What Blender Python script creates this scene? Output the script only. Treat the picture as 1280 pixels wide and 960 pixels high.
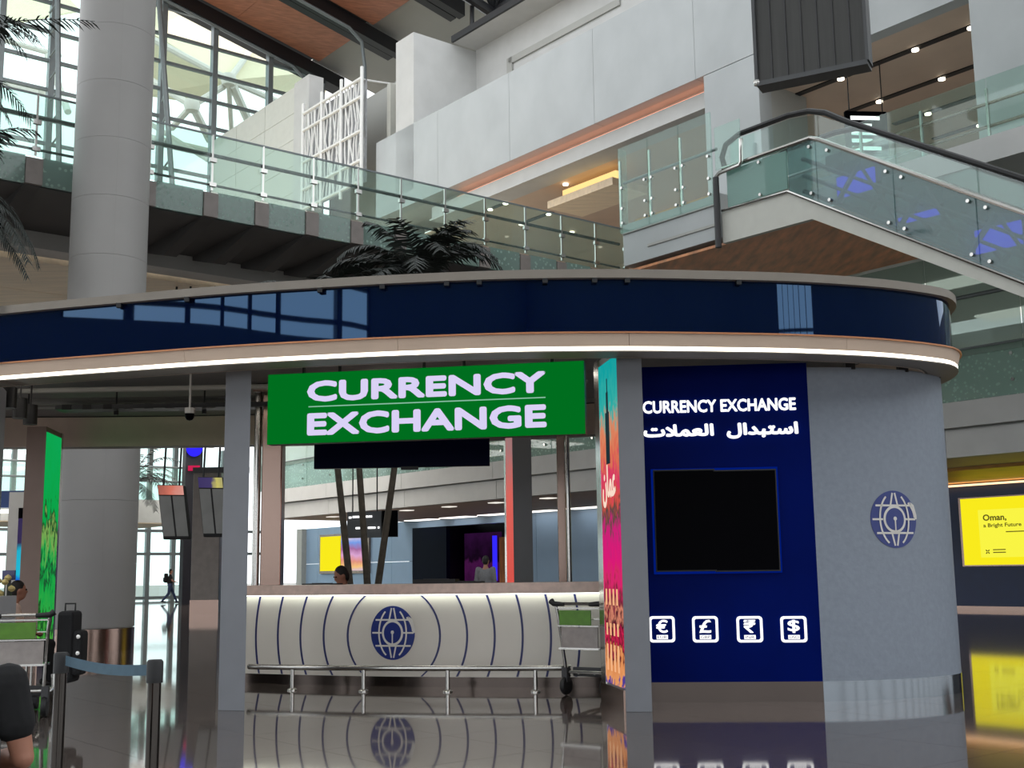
import bpy, bmesh, math, random
from mathutils import Vector as Vec, Matrix
random.seed(7)
for o in list(bpy.data.objects): bpy.data.objects.remove(o)
scene = bpy.context.scene
COL = scene.collection

# ------------------------------------------------------------------ camera
FPX = 1490.0; PITCH = math.atan(234/1490); ROLL = math.radians(0.8)
CAM = Vec((0, 0, 1.35))
FW = Vec((0, math.cos(PITCH), math.sin(PITCH))); UP0 = Vec((0, -math.sin(PITCH), math.cos(PITCH))); R0 = Vec((1, 0, 0))
RT = R0*math.cos(ROLL) - UP0*math.sin(ROLL); UPV = UP0*math.cos(ROLL) + R0*math.sin(ROLL)
cd = bpy.data.cameras.new('camera'); cam = bpy.data.objects.new('camera', cd); COL.objects.link(cam)
cd.sensor_fit = 'HORIZONTAL'; cd.sensor_width = 36; cd.lens = 36*FPX/1280; cd.clip_end = 600
cam.matrix_world = Matrix(((RT.x, UPV.x, -FW.x, CAM.x), (RT.y, UPV.y, -FW.y, CAM.y), (RT.z, UPV.z, -FW.z, CAM.z), (0, 0, 0, 1)))
scene.camera = cam

# ------------------------------------------------------------------ world, exposure
scene.view_settings.view_transform = 'Standard'; scene.view_settings.look = 'None'
scene.view_settings.exposure = 0.0; scene.view_settings.gamma = 1; scene.view_settings.use_curve_mapping = False
w = bpy.data.worlds.new('sky'); scene.world = w; w.use_nodes = True
bg = w.node_tree.nodes['Background']; bg.inputs[0].default_value = (0.93, 0.97, 1.0, 1); bg.inputs[1].default_value = 2.1

# the hall's own axes: u runs right and away, v runs left and away
AH = math.radians(38.8); SA, CA = math.sin(AH), math.cos(AH)
DU = Vec((CA, SA, 0)); DV = Vec((-SA, CA, 0)); DZ = Vec((0, 0, 1))
def W(u, v, z): return DU*u + DV*v + DZ*z
def ray(x, y): return FW + RT*((x-640)/FPX) + UPV*((480-y)/FPX)
def PY(x, y, Y): d = ray(x, y); return CAM + d*(Y/d.y)
def PZ(x, y, z=0.0): d = ray(x, y); return CAM + d*((z-CAM.z)/d.z)
def PU(x, y, u): d = ray(x, y); return CAM + d*(u/d.dot(DU))
def PV(x, y, v): d = ray(x, y); return CAM + d*(v/d.dot(DV))
def uvz(p): return p.dot(DU), p.dot(DV), p.z

# ------------------------------------------------------------------ materials
def srgb(r, g, b):
    f = lambda c: (c/255/12.92) if c/255 <= 0.04045 else ((c/255+0.055)/1.055)**2.4
    return (f(r), f(g), f(b), 1)
MATS = {}
def mat(name, col, rough=0.5, metal=0.0, ior=1.5, emit=None, es=0.0, noise=0.0, nscale=4.0, bump=0.0, bscale=40.0, stretch=(1, 1, 1), col2=None, coat=0.0, spec=0.5):
    if name in MATS: return MATS[name]
    m = bpy.data.materials.new(name); m.use_nodes = True; nt = m.node_tree; N = nt.nodes; L = nt.links
    b = N['Principled BSDF']; b.inputs['Base Color'].default_value = col; b.inputs['Roughness'].default_value = rough
    b.inputs['Metallic'].default_value = metal; b.inputs['IOR'].default_value = ior; b.inputs['Coat Weight'].default_value = coat
    b.inputs['Specular IOR Level'].default_value = spec
    if emit: b.inputs['Emission Color'].default_value = emit; b.inputs['Emission Strength'].default_value = es
    if noise or bump:
        tc = N.new('ShaderNodeTexCoord'); mp = N.new('ShaderNodeMapping'); mp.inputs['Scale'].default_value = stretch
        L.new(tc.outputs['Object'], mp.inputs[0])
    if noise:
        nz = N.new('ShaderNodeTexNoise'); nz.inputs['Scale'].default_value = nscale; nz.inputs['Detail'].default_value = 4
        L.new(mp.outputs[0], nz.inputs[0])
        rp = N.new('ShaderNodeValToRGB'); rp.color_ramp.elements[0].position = 0.3; rp.color_ramp.elements[1].position = 0.7
        c2 = col2 or tuple(min(1, c*(1+noise)) for c in col[:3])+(1,)
        rp.color_ramp.elements[0].color = tuple(c*(1-noise) for c in col[:3])+(1,) if not col2 else col
        rp.color_ramp.elements[1].color = c2
        L.new(nz.outputs[0], rp.inputs[0]); L.new(rp.outputs[0], b.inputs['Base Color'])
    if bump:
        n2 = N.new('ShaderNodeTexNoise'); n2.inputs['Scale'].default_value = bscale
        L.new(mp.outputs[0], n2.inputs[0]); bp = N.new('ShaderNodeBump'); bp.inputs['Strength'].default_value = bump; bp.inputs['Distance'].default_value = 0.01
        L.new(n2.outputs[0], bp.inputs['Height']); L.new(bp.outputs[0], b.inputs['Normal'])
    MATS[name] = m; return m
def emis(name, col, s):
    if name in MATS: return MATS[name]
    m = bpy.data.materials.new(name); m.use_nodes = True; N = m.node_tree.nodes; N.clear()
    e = N.new('ShaderNodeEmission'); e.inputs[0].default_value = col; e.inputs[1].default_value = s
    o = N.new('ShaderNodeOutputMaterial'); m.node_tree.links.new(e.outputs[0], o.inputs[0]); MATS[name] = m; return m
def glass(name, tint, gl=0.12, frit=None, fritcol=(0.5, 0.6, 0.58, 1), fscale=14, fsize=0.32):
    m = bpy.data.materials.new(name); m.use_nodes = True; nt = m.node_tree; N = nt.nodes; L = nt.links; N.clear()
    tr = N.new('ShaderNodeBsdfTransparent'); tr.inputs[0].default_value = tint
    gs = N.new('ShaderNodeBsdfGlossy'); gs.inputs['Roughness'].default_value = 0.02
    lw = N.new('ShaderNodeFresnel'); lw.inputs[0].default_value = 1.5
    ad = N.new('ShaderNodeMath'); ad.operation = 'ADD'; ad.inputs[1].default_value = gl; ad.use_clamp = True
    L.new(lw.outputs[0], ad.inputs[0])
    ge = N.new('ShaderNodeNewGeometry'); im = N.new('ShaderNodeMath'); im.operation = 'MULTIPLY_ADD'; im.inputs[1].default_value = -0.8333; im.inputs[2].default_value = 1.5
    L.new(ge.outputs['Backfacing'], im.inputs[0]); L.new(im.outputs[0], lw.inputs[0])   # thin pane: no total inner reflection at the rear face
    mx = N.new('ShaderNodeMixShader'); L.new(ad.outputs[0], mx.inputs[0]); L.new(tr.outputs[0], mx.inputs[1]); L.new(gs.outputs[0], mx.inputs[2])
    out = N.new('ShaderNodeOutputMaterial'); last = mx
    if frit is not None:
        df = N.new('ShaderNodeBsdfDiffuse'); df.inputs[0].default_value = fritcol
        tl = N.new('ShaderNodeBsdfTranslucent'); tl.inputs[0].default_value = fritcol
        m0 = N.new('ShaderNodeMixShader'); m0.inputs[0].default_value = 0.4; L.new(df.outputs[0], m0.inputs[1]); L.new(tl.outputs[0], m0.inputs[2])
        m2 = N.new('ShaderNodeMixShader'); L.new(mx.outputs[0], m2.inputs[1]); L.new(m0.outputs[0], m2.inputs[2])
        if frit == 'dots':
            tc = N.new('ShaderNodeTexCoord'); vo = N.new('ShaderNodeTexVoronoi'); vo.inputs['Scale'].default_value = fscale
            L.new(tc.outputs['Object'], vo.inputs[0])
            lt = N.new('ShaderNodeMath'); lt.operation = 'LESS_THAN'; lt.inputs[1].default_value = fsize; L.new(vo.outputs['Distance'], lt.inputs[0])
            ml = N.new('ShaderNodeMath'); ml.operation = 'MULTIPLY_ADD'; ml.inputs[1].default_value = 0.38; ml.inputs[2].default_value = 0.52
            L.new(lt.outputs[0], ml.inputs[0]); L.new(ml.outputs[0], m2.inputs[0])
        else: m2.inputs[0].default_value = frit
        last = m2
    L.new(last.outputs[0], out.inputs[0]); MATS[name] = m; return m
def pic(name, stops, axis='Z', scale=1.0, off=0.0, nmix=0.3, nscale=6.0, strength=1.0, stretch=(1, 1, 1)):
    """picture on a screen: colour bands along one axis, broken up by noise, given off as light"""
    m = bpy.data.materials.new(name); m.use_nodes = True; nt = m.node_tree; N = nt.nodes; L = nt.links; N.clear()
    tc = N.new('ShaderNodeTexCoord'); sp = N.new('ShaderNodeSeparateXYZ'); L.new(tc.outputs['Object'], sp.inputs[0])
    mp = N.new('ShaderNodeMapping'); mp.inputs['Scale'].default_value = stretch; L.new(tc.outputs['Object'], mp.inputs[0])
    nz = N.new('ShaderNodeTexNoise'); nz.inputs['Scale'].default_value = nscale; nz.inputs['Detail'].default_value = 5; L.new(mp.outputs[0], nz.inputs[0])
    a = N.new('ShaderNodeMath'); a.operation = 'MULTIPLY_ADD'; a.inputs[1].default_value = scale; a.inputs[2].default_value = off; L.new(sp.outputs[axis], a.inputs[0])
    c = N.new('ShaderNodeMath'); c.operation = 'MULTIPLY_ADD'; c.inputs[1].default_value = nmix; L.new(nz.outputs[0], c.inputs[0]); L.new(a.outputs[0], c.inputs[2])
    s = N.new('ShaderNodeMath'); s.operation = 'SUBTRACT'; s.inputs[1].default_value = nmix*0.5; L.new(c.outputs[0], s.inputs[0])
    rp = N.new('ShaderNodeValToRGB'); els = rp.color_ramp.elements
    els[0].position, els[0].color = stops[0]; els[1].position, els[1].color = stops[-1]
    for p_, c_ in stops[1:-1]: e = els.new(p_); e.color = c_
    L.new(s.outputs[0], rp.inputs[0])
    e = N.new('ShaderNodeEmission'); e.inputs[1].default_value = strength; L.new(rp.outputs[0], e.inputs[0])
    o = N.new('ShaderNodeOutputMaterial'); L.new(e.outputs[0], o.inputs[0]); MATS[name] = m; return m

M_floor = mat('polished_floor', srgb(84, 75, 70), 0.05, noise=0.12, nscale=0.9, ior=1.85)
M_white = mat('white_render', srgb(190, 190, 188), 0.6, noise=0.05, nscale=1.5)
M_marble = mat('pale_marble_cladding', srgb(168, 172, 173), 0.35, noise=0.09, nscale=0.55, stretch=(1.3, 1.3, 0.9))
M_colw = mat('column_white', srgb(156, 154, 152), 0.5, noise=0.03, nscale=1.2)
M_gpanel = mat('pale_grey_panel', srgb(198, 198, 190), 0.5, noise=0.03)
M_bridge = mat('bridge_dark_soffit', srgb(78, 77, 77), 0.7, noise=0.1, nscale=1)
M_bracket = mat('bracket_grey', srgb(128, 120, 116), 0.5, noise=0.1, nscale=5)
M_wood = mat('roof_wood', srgb(168, 112, 88), 0.5, noise=0.22, nscale=1.2, stretch=(1, 6, 6))
M_wood2 = mat('pale_wood', srgb(238, 216, 186), 0.5, noise=0.1, nscale=1.0, stretch=(1, 8, 4))
M_dwood = mat('brown_wood_soffit', srgb(226, 150, 100), 0.3, noise=0.3, nscale=1.2, stretch=(5, 1, 1))
M_black = mat('black_steel', srgb(22, 23, 26), 0.45, noise=0.1)
M_dgrey = mat('dark_grey', srgb(62, 62, 64), 0.6, noise=0.08)
M_greyceil = mat('grey_roof_panel', srgb(165, 165, 160), 0.6, noise=0.04, nscale=0.5)
M_brownceil = mat('brown_ceiling', srgb(208, 184, 164), 0.6, noise=0.05, nscale=1)
M_steel = mat('stainless_steel', srgb(190, 188, 184), 0.18, 1.0, bump=0.02, bscale=3)
M_plinth = mat('plinth_steel', srgb(84, 76, 72), 0.16, 1.0, bump=0.02, bscale=3)
M_plinth2 = mat('plinth_steel_grey', srgb(122, 128, 134), 0.12, 1.0, bump=0.02, bscale=3)
M_steelw = mat('warm_steel', srgb(150, 128, 118), 0.22, 1.0, bump=0.02, bscale=3)
M_pillar = mat('kiosk_pillar_grey', srgb(122, 124, 130), 0.45, noise=0.03)
M_navy = mat('navy_gloss_glass', srgb(1, 10, 44), 0.02, ior=1.9)
M_navy.node_tree.nodes['Principled BSDF'].inputs['Specular Tint'].default_value = (.30, .58, 1, 1)
M_navyw = mat('navy_wall', srgb(0, 18, 92), 0.35, noise=0.12, nscale=1.2, spec=.03)
M_tan = mat('tan_fascia', srgb(212, 188, 168), 0.4, noise=0.05, nscale=2)
M_litedge = mat('orange_lit_edge', srgb(196, 132, 90), 0.4, 0.3, noise=0.05)  # tan edge with its orange light put into the colour
M_cap = mat('taupe_cap', srgb(138, 130, 120), 0.5, noise=0.05)
M_greywall = mat('grey_textile_panel', srgb(134, 142, 154), 0.5, noise=0.06, nscale=18, bump=0.25, bscale=22)
M_counter = mat('counter_white', srgb(214, 208, 198), 0.22, noise=0.03, nscale=1.5)
M_inlay = mat('navy_inlay', srgb(28, 34, 92), 0.3, noise=0.05)
M_ledge = mat('counter_ledge_stone', srgb(226, 198, 184), 0.25, noise=0.1, nscale=12)
M_logo = mat('logo_navy', srgb(24, 44, 120), 0.3, noise=0.05)
M_logow = mat('logo_white', srgb(220, 216, 210), 0.4, noise=0.02)
M_blackscr = mat('black_screen', srgb(4, 4, 7), 0.3, noise=0.05, spec=.02)
M_screenback = mat('display_back_grey', srgb(70, 72, 74), 0.45, noise=0.08)
M_board = mat('board_back_dark', srgb(58, 58, 56), 0.5, noise=0.15, nscale=3, stretch=(8, 8, .3))
M_rubber = mat('black_rubber', srgb(24, 24, 26), 0.55, noise=0.1)
M_navyscr = mat('navy_screen', srgb(3, 6, 30), 0.35, noise=0.05, spec=.04)
M_belt = mat('teal_belt', srgb(70, 96, 112), 0.7, noise=0.1, nscale=20)
M_frame = mat('mullion_grey', srgb(120, 128, 130), 0.4, 0.3, noise=0.05)
M_frond = mat('palm_frond', srgb(30, 38, 34), 0.6, noise=0.3, nscale=3)
M_trunk = mat('palm_trunk', srgb(70, 62, 52), 0.85, noise=0.3, nscale=9, bump=0.5)
M_skin = mat('skin', srgb(170, 118, 96), 0.55, noise=0.06, nscale=8)
M_hair = mat('dark_hair', srgb(28, 24, 22), 0.7, noise=0.2, nscale=40)
M_blackcloth = mat('black_cloth', srgb(20, 20, 22), 0.9, noise=0.15, nscale=30)
M_greycloth = mat('grey_cloth', srgb(120, 120, 122), 0.9, noise=0.1, nscale=30)
M_bluecloth = mat('denim', srgb(50, 62, 92), 0.9, noise=0.15, nscale=30)
M_pinkcloth = mat('pale_pink_cloth', srgb(206, 176, 162), 0.9, noise=0.08, nscale=30)
M_shop = mat('shop_blue_grey', srgb(150, 178, 208), 0.4, noise=0.06, nscale=0.7)
M_shopnavy = mat('shop_navy', srgb(16, 44, 92), 0.4, noise=0.08)
M_farwall = mat('far_wall_white', srgb(190, 192, 188), 0.6, noise=0.04)
M_rear = mat('rear_wall_dark', srgb(92, 96, 100), 0.7, noise=0.1, nscale=0.5)
M_membrane = mat('canopy_membrane', srgb(236, 226, 196), 0.8, noise=0.03)
M_tubew = mat('canopy_steel_white', srgb(214, 208, 200), 0.5, noise=0.04)
M_lattice = mat('lattice_white', srgb(222, 222, 220), 0.4, noise=0.03)
M_dark = mat('dark_interior', srgb(14, 12, 24), 0.6, noise=0.2)
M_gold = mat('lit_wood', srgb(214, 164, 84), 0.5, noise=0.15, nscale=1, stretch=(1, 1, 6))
M_flower = mat('flower_yellow', srgb(190, 170, 110), 0.8, noise=0.3, nscale=20)
M_leaf = mat('planter_leaf', srgb(50, 62, 40), 0.7, noise=0.3)
M_adgreen = mat('trolley_ad_green', srgb(84, 132, 34), 0.4, noise=0.12, nscale=14)
M_adgrey = mat('trolley_panel_grey', srgb(150, 142, 138), 0.4, noise=0.14, nscale=10)
G_clear = glass('clear_glass', (0.86, 0.95, 0.93, 1), 0.02)
G_bal = glass('balustrade_glass', (0.83, 0.93, 0.895, 1), 0.0, 0.07, srgb(200, 218, 210))
G_mezz = glass('mezzanine_glass', (0.76, 0.84, 0.81, 1), 0.0, 0.55, srgb(184, 198, 190))
G_frit = glass('frit_glass', (0.60, 0.75, 0.71, 1), 0.05, 'dots', srgb(168, 190, 182), 9, 0.3)
G_esc = glass('escalator_side_glass', (0.62, 0.77, 0.77, 1), 0.03, 0.26, srgb(150, 182, 182))
G_teal = glass('teal_panel_glass', (0.6, 0.75, 0.72, 1), 0.05, 0.75, srgb(160, 195, 188))
E_strip = emis('light_strip', (1, 0.92, 0.76, 1), 3.0)
E_down = emis('downlight', (1, 0.9, 0.72, 1), 5.0)
E_cove = emis('orange_cove', (1, 0.40, 0.24, 1), 1.5)
E_copper = emis('copper_cove_light', (1, 0.62, 0.34, 1), 2.0)
E_white = emis('lit_white', (1, 1, 1, 1), 1.6)
E_counter = emis('counter_glow', (0.92, 1, 0.9, 1), 6.0)
E_green = emis('led_green', srgb(0, 118, 34), 0.85)
E_lilac = emis('led_lilac_white', srgb(222, 214, 250), 0.95)
E_pale = emis('led_pale_line', srgb(140, 200, 170), 0.9)
E_yellow = emis('ad_yellow', srgb(255, 240, 30), 0.95)
E_yellow2 = emis('ad_pale_yellow', srgb(255, 250, 70), 0.95)
E_adink = emis('ad_ink', srgb(120, 110, 40), 0.6)
E_blue = emis('blue_glow', srgb(50, 40, 255), 1.1)
E_edge = emis('blue_edge_glow', srgb(0, 40, 160), 0.5)

# ------------------------------------------------------------------ mesh helpers
class MB:
    def __init__(s): s.v = []; s.f = []
    def add(s, pts, faces):
        n = len(s.v); s.v += [Vec(p) for p in pts]; s.f += [tuple(i+n for i in f) for f in faces]; return s
    def hexa(s, o, a, b, c):
        o, a, b, c = Vec(o), Vec(a), Vec(b), Vec(c)
        return s.add([o, o+a, o+a+b, o+b, o+c, o+a+c, o+a+b+c, o+b+c], [(3, 2, 1, 0), (4, 5, 6, 7), (0, 1, 5, 4), (1, 2, 6, 5), (2, 3, 7, 6), (3, 0, 4, 7)])
    def ub(s, u0, u1, v0, v1, z0, z1): return s.hexa(W(u0, v0, z0), DU*(u1-u0), DV*(v1-v0), DZ*(z1-z0))
    def box(s, c, sx, sy, sz, rz=0):
        X = Vec((math.cos(rz), math.sin(rz), 0)); Y = Vec((-X.y, X.x, 0)); c = Vec(c)
        return s.hexa(c-X*sx/2-Y*sy/2-DZ*sz/2, X*sx, Y*sy, DZ*sz)
    def prism(s, poly, ext):
        n = len(poly); ext = Vec(ext); poly = [Vec(p) for p in poly]
        s.add(poly+[p+ext for p in poly], [tuple(range(n))[::-1], tuple(range(n, 2*n))]+[(i, (i+1) % n, n+(i+1) % n, n+i) for i in range(n)]); return s
    def tube(s, pts, r, n=8, closed=False):
        pts = [Vec(p) for p in pts]; m = len(pts); rs = r if isinstance(r, (list, tuple)) else [r]*m; ring = []; prev = None
        for i, p in enumerate(pts):
            if closed: t = pts[(i+1) % m]-pts[i-1]
            else: t = pts[min(i+1, m-1)]-pts[max(i-1, 0)]
            t.normalize()
            if prev is None: a = t.orthogonal().normalized()
            else: a = (prev-t*prev.dot(t)).normalized()
            prev = a; b = t.cross(a)
            ring.append([p+(a*math.cos(6.28318*k/n)+b*math.sin(6.28318*k/n))*rs[i] for k in range(n)])
        vs = [q for r_ in ring for q in r_]; fs = []
        for i in range(m if closed else m-1):
            j = (i+1) % m
            for k in range(n): fs.append((i*n+k, i*n+(k+1) % n, j*n+(k+1) % n, j*n+k))
        if not closed: fs.append(tuple(range(n))[::-1]); fs.append(tuple(range((m-1)*n, m*n)))
        return s.add(vs, fs)
    def lathe(s, prof, c, n=24, a0=0.0, a1=6.2831853, axis=None):
        c = Vec(c); full = abs(a1-a0) > 6.28; k = n if full else n+1; vs = []; fs = []
        ax, ay, az = axis or (Vec((1, 0, 0)), Vec((0, 1, 0)), DZ)
        for r, z in prof:
            for i in range(k):
                t = a0+(a1-a0)*i/n; vs.append(c+ax*(r*math.cos(t))+ay*(r*math.sin(t))+az*z)
        for j in range(len(prof)-1):
            for i in range(n): fs.append((j*k+i, j*k+(i+1) % k, (j+1)*k+(i+1) % k, (j+1)*k+i))
        if full:
            if prof[0][0] > 1e-6: fs.append(tuple(range(k))[::-1])
            if prof[-1][0] > 1e-6: fs.append(tuple(range((len(prof)-1)*k, len(prof)*k)))
        return s.add(vs, fs)
    def sweep(s, curve, norms, prof):
        n = len(prof); vs = [Vec((p.x+q.x*o, p.y+q.y*o, z)) for p, q in zip(curve, norms) for o, z in prof]; m = len(curve)
        fs = [(i*n+k, i*n+(k+1) % n, (i+1)*n+(k+1) % n, (i+1)*n+k) for i in range(m-1) for k in range(n)]
        fs += [tuple(range(n))[::-1], tuple(range((m-1)*n, m*n))]; return s.add(vs, fs)
    def build(s, name, m, parent=None, smooth=False, bevel=0, kind=None):
        off = parent_world(parent) if parent else Vec((0, 0, 0))
        me = bpy.data.meshes.new(name); me.from_pydata([tuple(p-off) for p in s.v], [], s.f)
        bm = bmesh.new(); bm.from_mesh(me)
        if smooth: bmesh.ops.remove_doubles(bm, verts=bm.verts, dist=1e-5)
        bmesh.ops.recalc_face_normals(bm, faces=bm.faces); bm.to_mesh(me); bm.free()
        me.materials.append(m)
        if smooth:
            me.polygons.foreach_set('use_smooth', [True]*len(me.polygons)); me.set_sharp_from_angle(angle=math.radians(40))
        o = bpy.data.objects.new(name, me); COL.objects.link(o)
        if parent: o.parent = parent
        if bevel:
            b = o.modifiers.new('bevel', 'BEVEL'); b.width = bevel; b.segments = 2; b.limit_method = 'ANGLE'
        if kind: o['kind'] = kind
        return o
def parent_world(o):
    p = Vec(o.location)
    while o.parent: o = o.parent; p = p+Vec(o.location)
    return p
def tag(o, label, cat=None, group=None, kind=None):
    if label: o['label'] = label
    if cat: o['category'] = cat
    if group: o['group'] = group
    if kind: o['kind'] = kind
    return o
def thing(name, label, cat, loc, group=None, kind=None):
    o = bpy.data.objects.new(name, None); COL.objects.link(o); o.location = loc; o.empty_display_size = 0.1
    return tag(o, label, cat, group, kind)
def struct(name, label, loc=None, cat='structure'):
    return thing(name, label, cat, loc or (0, 0, 0), kind='structure')
def dup(root, shift, label=None):
    def cp(o, par):
        c = o.copy(); COL.objects.link(c); c.parent = par
        for ch in o.children: cp(ch, c)
        return c
    c = cp(root, None); c.location = Vec(root.location)+Vec(shift)
    if label: c['label'] = label
    return c
def link_copy(src, parent, loc):
    c = src.copy(); COL.objects.link(c); c.parent = parent; c.location = loc; return c
def cat_rom(pts, n=10, closed=False):
    P = [Vec((p[0], p[1], 0)) for p in pts]; m = len(P); out = []
    for i in range(m if closed else m-1):
        g = (lambda k: P[k % m]) if closed else (lambda k: P[max(0, min(m-1, k))])
        p0, p1, p2, p3 = g(i-1), g(i), g(i+1), g(i+2)
        for k in range(n):
            t = k/n
            out.append(0.5*((2*p1)+(p2-p0)*t+(2*p0-5*p1+4*p2-p3)*t*t+(3*p1-p0-3*p2+p3)*t**3))
    if not closed: out.append(P[-1])
    return out
def normals2(c, closed=False, flip=1):
    m = len(c); out = []
    for i in range(m):
        t = (c[(i+1) % m]-c[i-1]) if closed else (c[min(i+1, m-1)]-c[max(i-1, 0)])
        t.normalize(); out.append(Vec((t.y, -t.x, 0))*flip)
    return out
def resample(c, step, closed=False):
    pts = c+[c[0]] if closed else c; d = [0]
    for i in range(1, len(pts)): d.append(d[-1]+(pts[i]-pts[i-1]).length)
    n = max(2, round(d[-1]/step)); out = []; j = 0
    for k in range(n if closed else n+1):
        s = d[-1]*k/n
        while j < len(d)-2 and d[j+1] < s: j += 1
        t = (s-d[j])/max(1e-9, d[j+1]-d[j]); out.append(pts[j].lerp(pts[j+1], min(1, t)))
    return out

# lettering: a text evaluated once, then laid into the rectangle o + ex*[0..1] + ey*[0..1]
def text_geo(body, bold=0.0, depth=0.0):
    cu = bpy.data.curves.new('t', 'FONT'); cu.body = body; cu.offset = bold; cu.extrude = depth; cu.resolution_u = 3
    ob = bpy.data.objects.new('t', cu); COL.objects.link(ob); bpy.context.view_layer.update()
    me = bpy.data.meshes.new_from_object(ob.evaluated_get(bpy.context.evaluated_depsgraph_get()))
    vs = [v.co.copy() for v in me.vertices]; fs = [tuple(p.vertices) for p in me.polygons]
    bpy.data.objects.remove(ob); bpy.data.curves.remove(cu); bpy.data.meshes.remove(me); return vs, fs
def islands(vs, fs):
    par = list(range(len(vs)))
    def find(a):
        while par[a] != a: par[a] = par[par[a]]; a = par[a]
        return a
    # weld by position so that front, side and back faces stay together
    seen = {}
    for i, v in enumerate(vs):
        k = (round(v.x, 4), round(v.y, 4))
        if k in seen: par[find(i)] = find(seen[k])
        else: seen[k] = i
    for f in fs:
        for a in f[1:]: par[find(a)] = find(f[0])
    g = {}
    for f in fs: g.setdefault(find(f[0]), []).append(f)
    return list(g.values())
def lettering(body, o, ex, ey, m, parent, name='lettering', fat=0.0, depth=0.01, split=False):
    """fat thickens the strokes by this many metres"""
    vs, fs = text_geo(body, 0.0, 0.02)
    x0 = min(v.x for v in vs); x1 = max(v.x for v in vs); y0 = min(v.y for v in vs); y1 = max(v.y for v in vs)
    o, ex, ey = Vec(o), Vec(ex), Vec(ey); nz = ex.cross(ey).normalized(); hx = ex.normalized(); hy = ey.normalized()
    lx, ly = ex.length-2*fat, ey.length-2*fat
    P = [o+hx*(fat+lx*(v.x-x0)/(x1-x0))+hy*(fat+ly*(v.y-y0)/(y1-y0))+nz*(depth if v.z > 0 else 0.001) for v in vs]
    sh = [(0, 0)]+([(math.cos(k*math.pi/4), math.sin(k*math.pi/4)) for k in range(8)] if fat else [])
    groups = islands(vs, fs) if split else [fs]; res = []
    for g in groups:
        idx = sorted({i for f in g for i in f}); mp = {a: b for b, a in enumerate(idx)}; b = MB()
        for q, (sx, sy) in enumerate(sh):
            b.add([P[i]+hx*(sx*fat)+hy*(sy*fat)+nz*(q*0.0001) for i in idx], [tuple(mp[i] for i in f) for f in g])
        res.append(b.build(name, m, parent))
    return res

# ================================================================== SETTING
# ---- floor: slab with polished tiles laid on the hall's axes
fl = struct('floor', 'polished grey brown stone floor tiles mirroring the kiosk', (0, 0, 0), 'floor')
MB().ub(-14, 60, -16, 68, -0.3, -0.006).build('slab', M_dgrey, fl)
T = 1.2; tile = MB(); tile.hexa(DU*0.002+DV*0.002-DZ*0.006, DU*(T-0.004), DV*(T-0.004), DZ*0.006)
cells = []
for i in range(-12, 50):
    for j in range(-14, 57):
        c = W(i*T+T/2, j*T+T/2, 0)
        if c.y > 2 and abs(c.x) < c.y*0.5+1.5: cells.append((c.y, i, j))
        elif -2 < c.y <= 2 and abs(c.x) < 4: cells.append((c.y+50, i, j))
cells.sort(); near = {(i, j) for _, i, j in cells if _ > 5.5}; vis = [(i, j) for y, i, j in cells if 5.5 < y < 50][:290]; first = None
for i, j in vis:
    if first is None:
        first = tile.build('tile', M_floor, fl); first.location = W(i*T, j*T, 0)
    else: link_copy(first, fl, W(i*T, j*T, 0))
vs_ = set(vis); rest = MB()
for i in range(-11, 49):
    for j in range(-13, 56):
        if (i, j) not in vs_:
            o_ = W(i*T, j*T, 0)+DU*0.002+DV*0.002
            rest.add([o_, o_+DU*(T-.004), o_+DU*(T-.004)+DV*(T-.004), o_+DV*(T-.004)], [(0, 1, 2, 3)])
rest.build('far_tiles', M_floor, fl, kind='stuff')

gr = struct('ground', 'pale paving outside the terminal', (0, 0, -.35), 'ground')
MB().ub(-150, 200, -150, 220, -.4, -.35).build('paving', mat('paving', srgb(150, 148, 142), .8, noise=.1, nscale=.3), gr)
# ---- walls behind and beside the photographer (their windows mirror in the kiosk's navy band)
wl = struct('wall_left', 'dark hall wall with a run of high windows', W(-14, 0, 0), 'wall')
MB().ub(-14.4, -14, -16, 68, 0, 0.6).build('sill_wall', M_rear, wl); MB().ub(-14.4, -14, -16, 68, 6.2, 7.8).build('spandrel', M_rear, wl)
for k in range(29): MB().ub(-14.35, -14.05, -16+k*3-.12, -16+k*3+.12, .6, 6.2).build('mullion', M_black, wl)
MB().ub(-14.4, -14, -16, 0.5, 7.8, 14).build('upper_wall', M_rear, wl); MB().ub(-14.4, -14, 14, 68, 7.8, 14).build('upper_wall', M_rear, wl)
for k in range(8): MB().ub(-14.3, -14.0, 0.5+k*1.93-0.12, 0.5+k*1.93+0.12, 7.8, 14).build('mullion', M_black, wl)
for z in (8.3, 9.4): MB().ub(-14.25, -14.05, 0.5, 14, z-0.06, z+0.06).build('transom', M_black, wl)
wr = struct('wall_rear', 'dark hall wall with a small gridded window', W(0, -16, 0), 'wall')
MB().ub(-14, 60, -16.4, -16, 0, .6).build('sill_wall', M_rear, wr); MB().ub(-14, 60, -16.4, -16, 5.6, 6.6).build('spandrel', M_rear, wr)
for k in range(25): MB().ub(-14+k*3-.12, -14+k*3+.12, -16.35, -16.05, .6, 5.6).build('mullion', M_black, wr)
MB().ub(-14, 8, -16.4, -16, 6.6, 14).build('panel', M_rear, wr); MB().ub(12, 60, -16.4, -16, 6.6, 14).build('panel', M_rear, wr); MB().ub(8, 12, -16.4, -16, 9.8, 14).build('panel', M_rear, wr)
for k in range(1, 6): MB().ub(8+k*.67-.03, 8+k*.67+.03, -16.3, -16.1, 6.6, 9.8).build('mullion', M_black, wr)
MB().ub(8, 12, -16.3, -16.1, 8.2, 8.28).build('transom', M_black, wr)
wg = struct('wall_right', 'end wall of the hall far beyond the shops', W(60, 0, 0), 'wall')
MB().ub(60, 60.4, -16, 68, 0, 14).build('panel', M_rear, wg)

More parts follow.
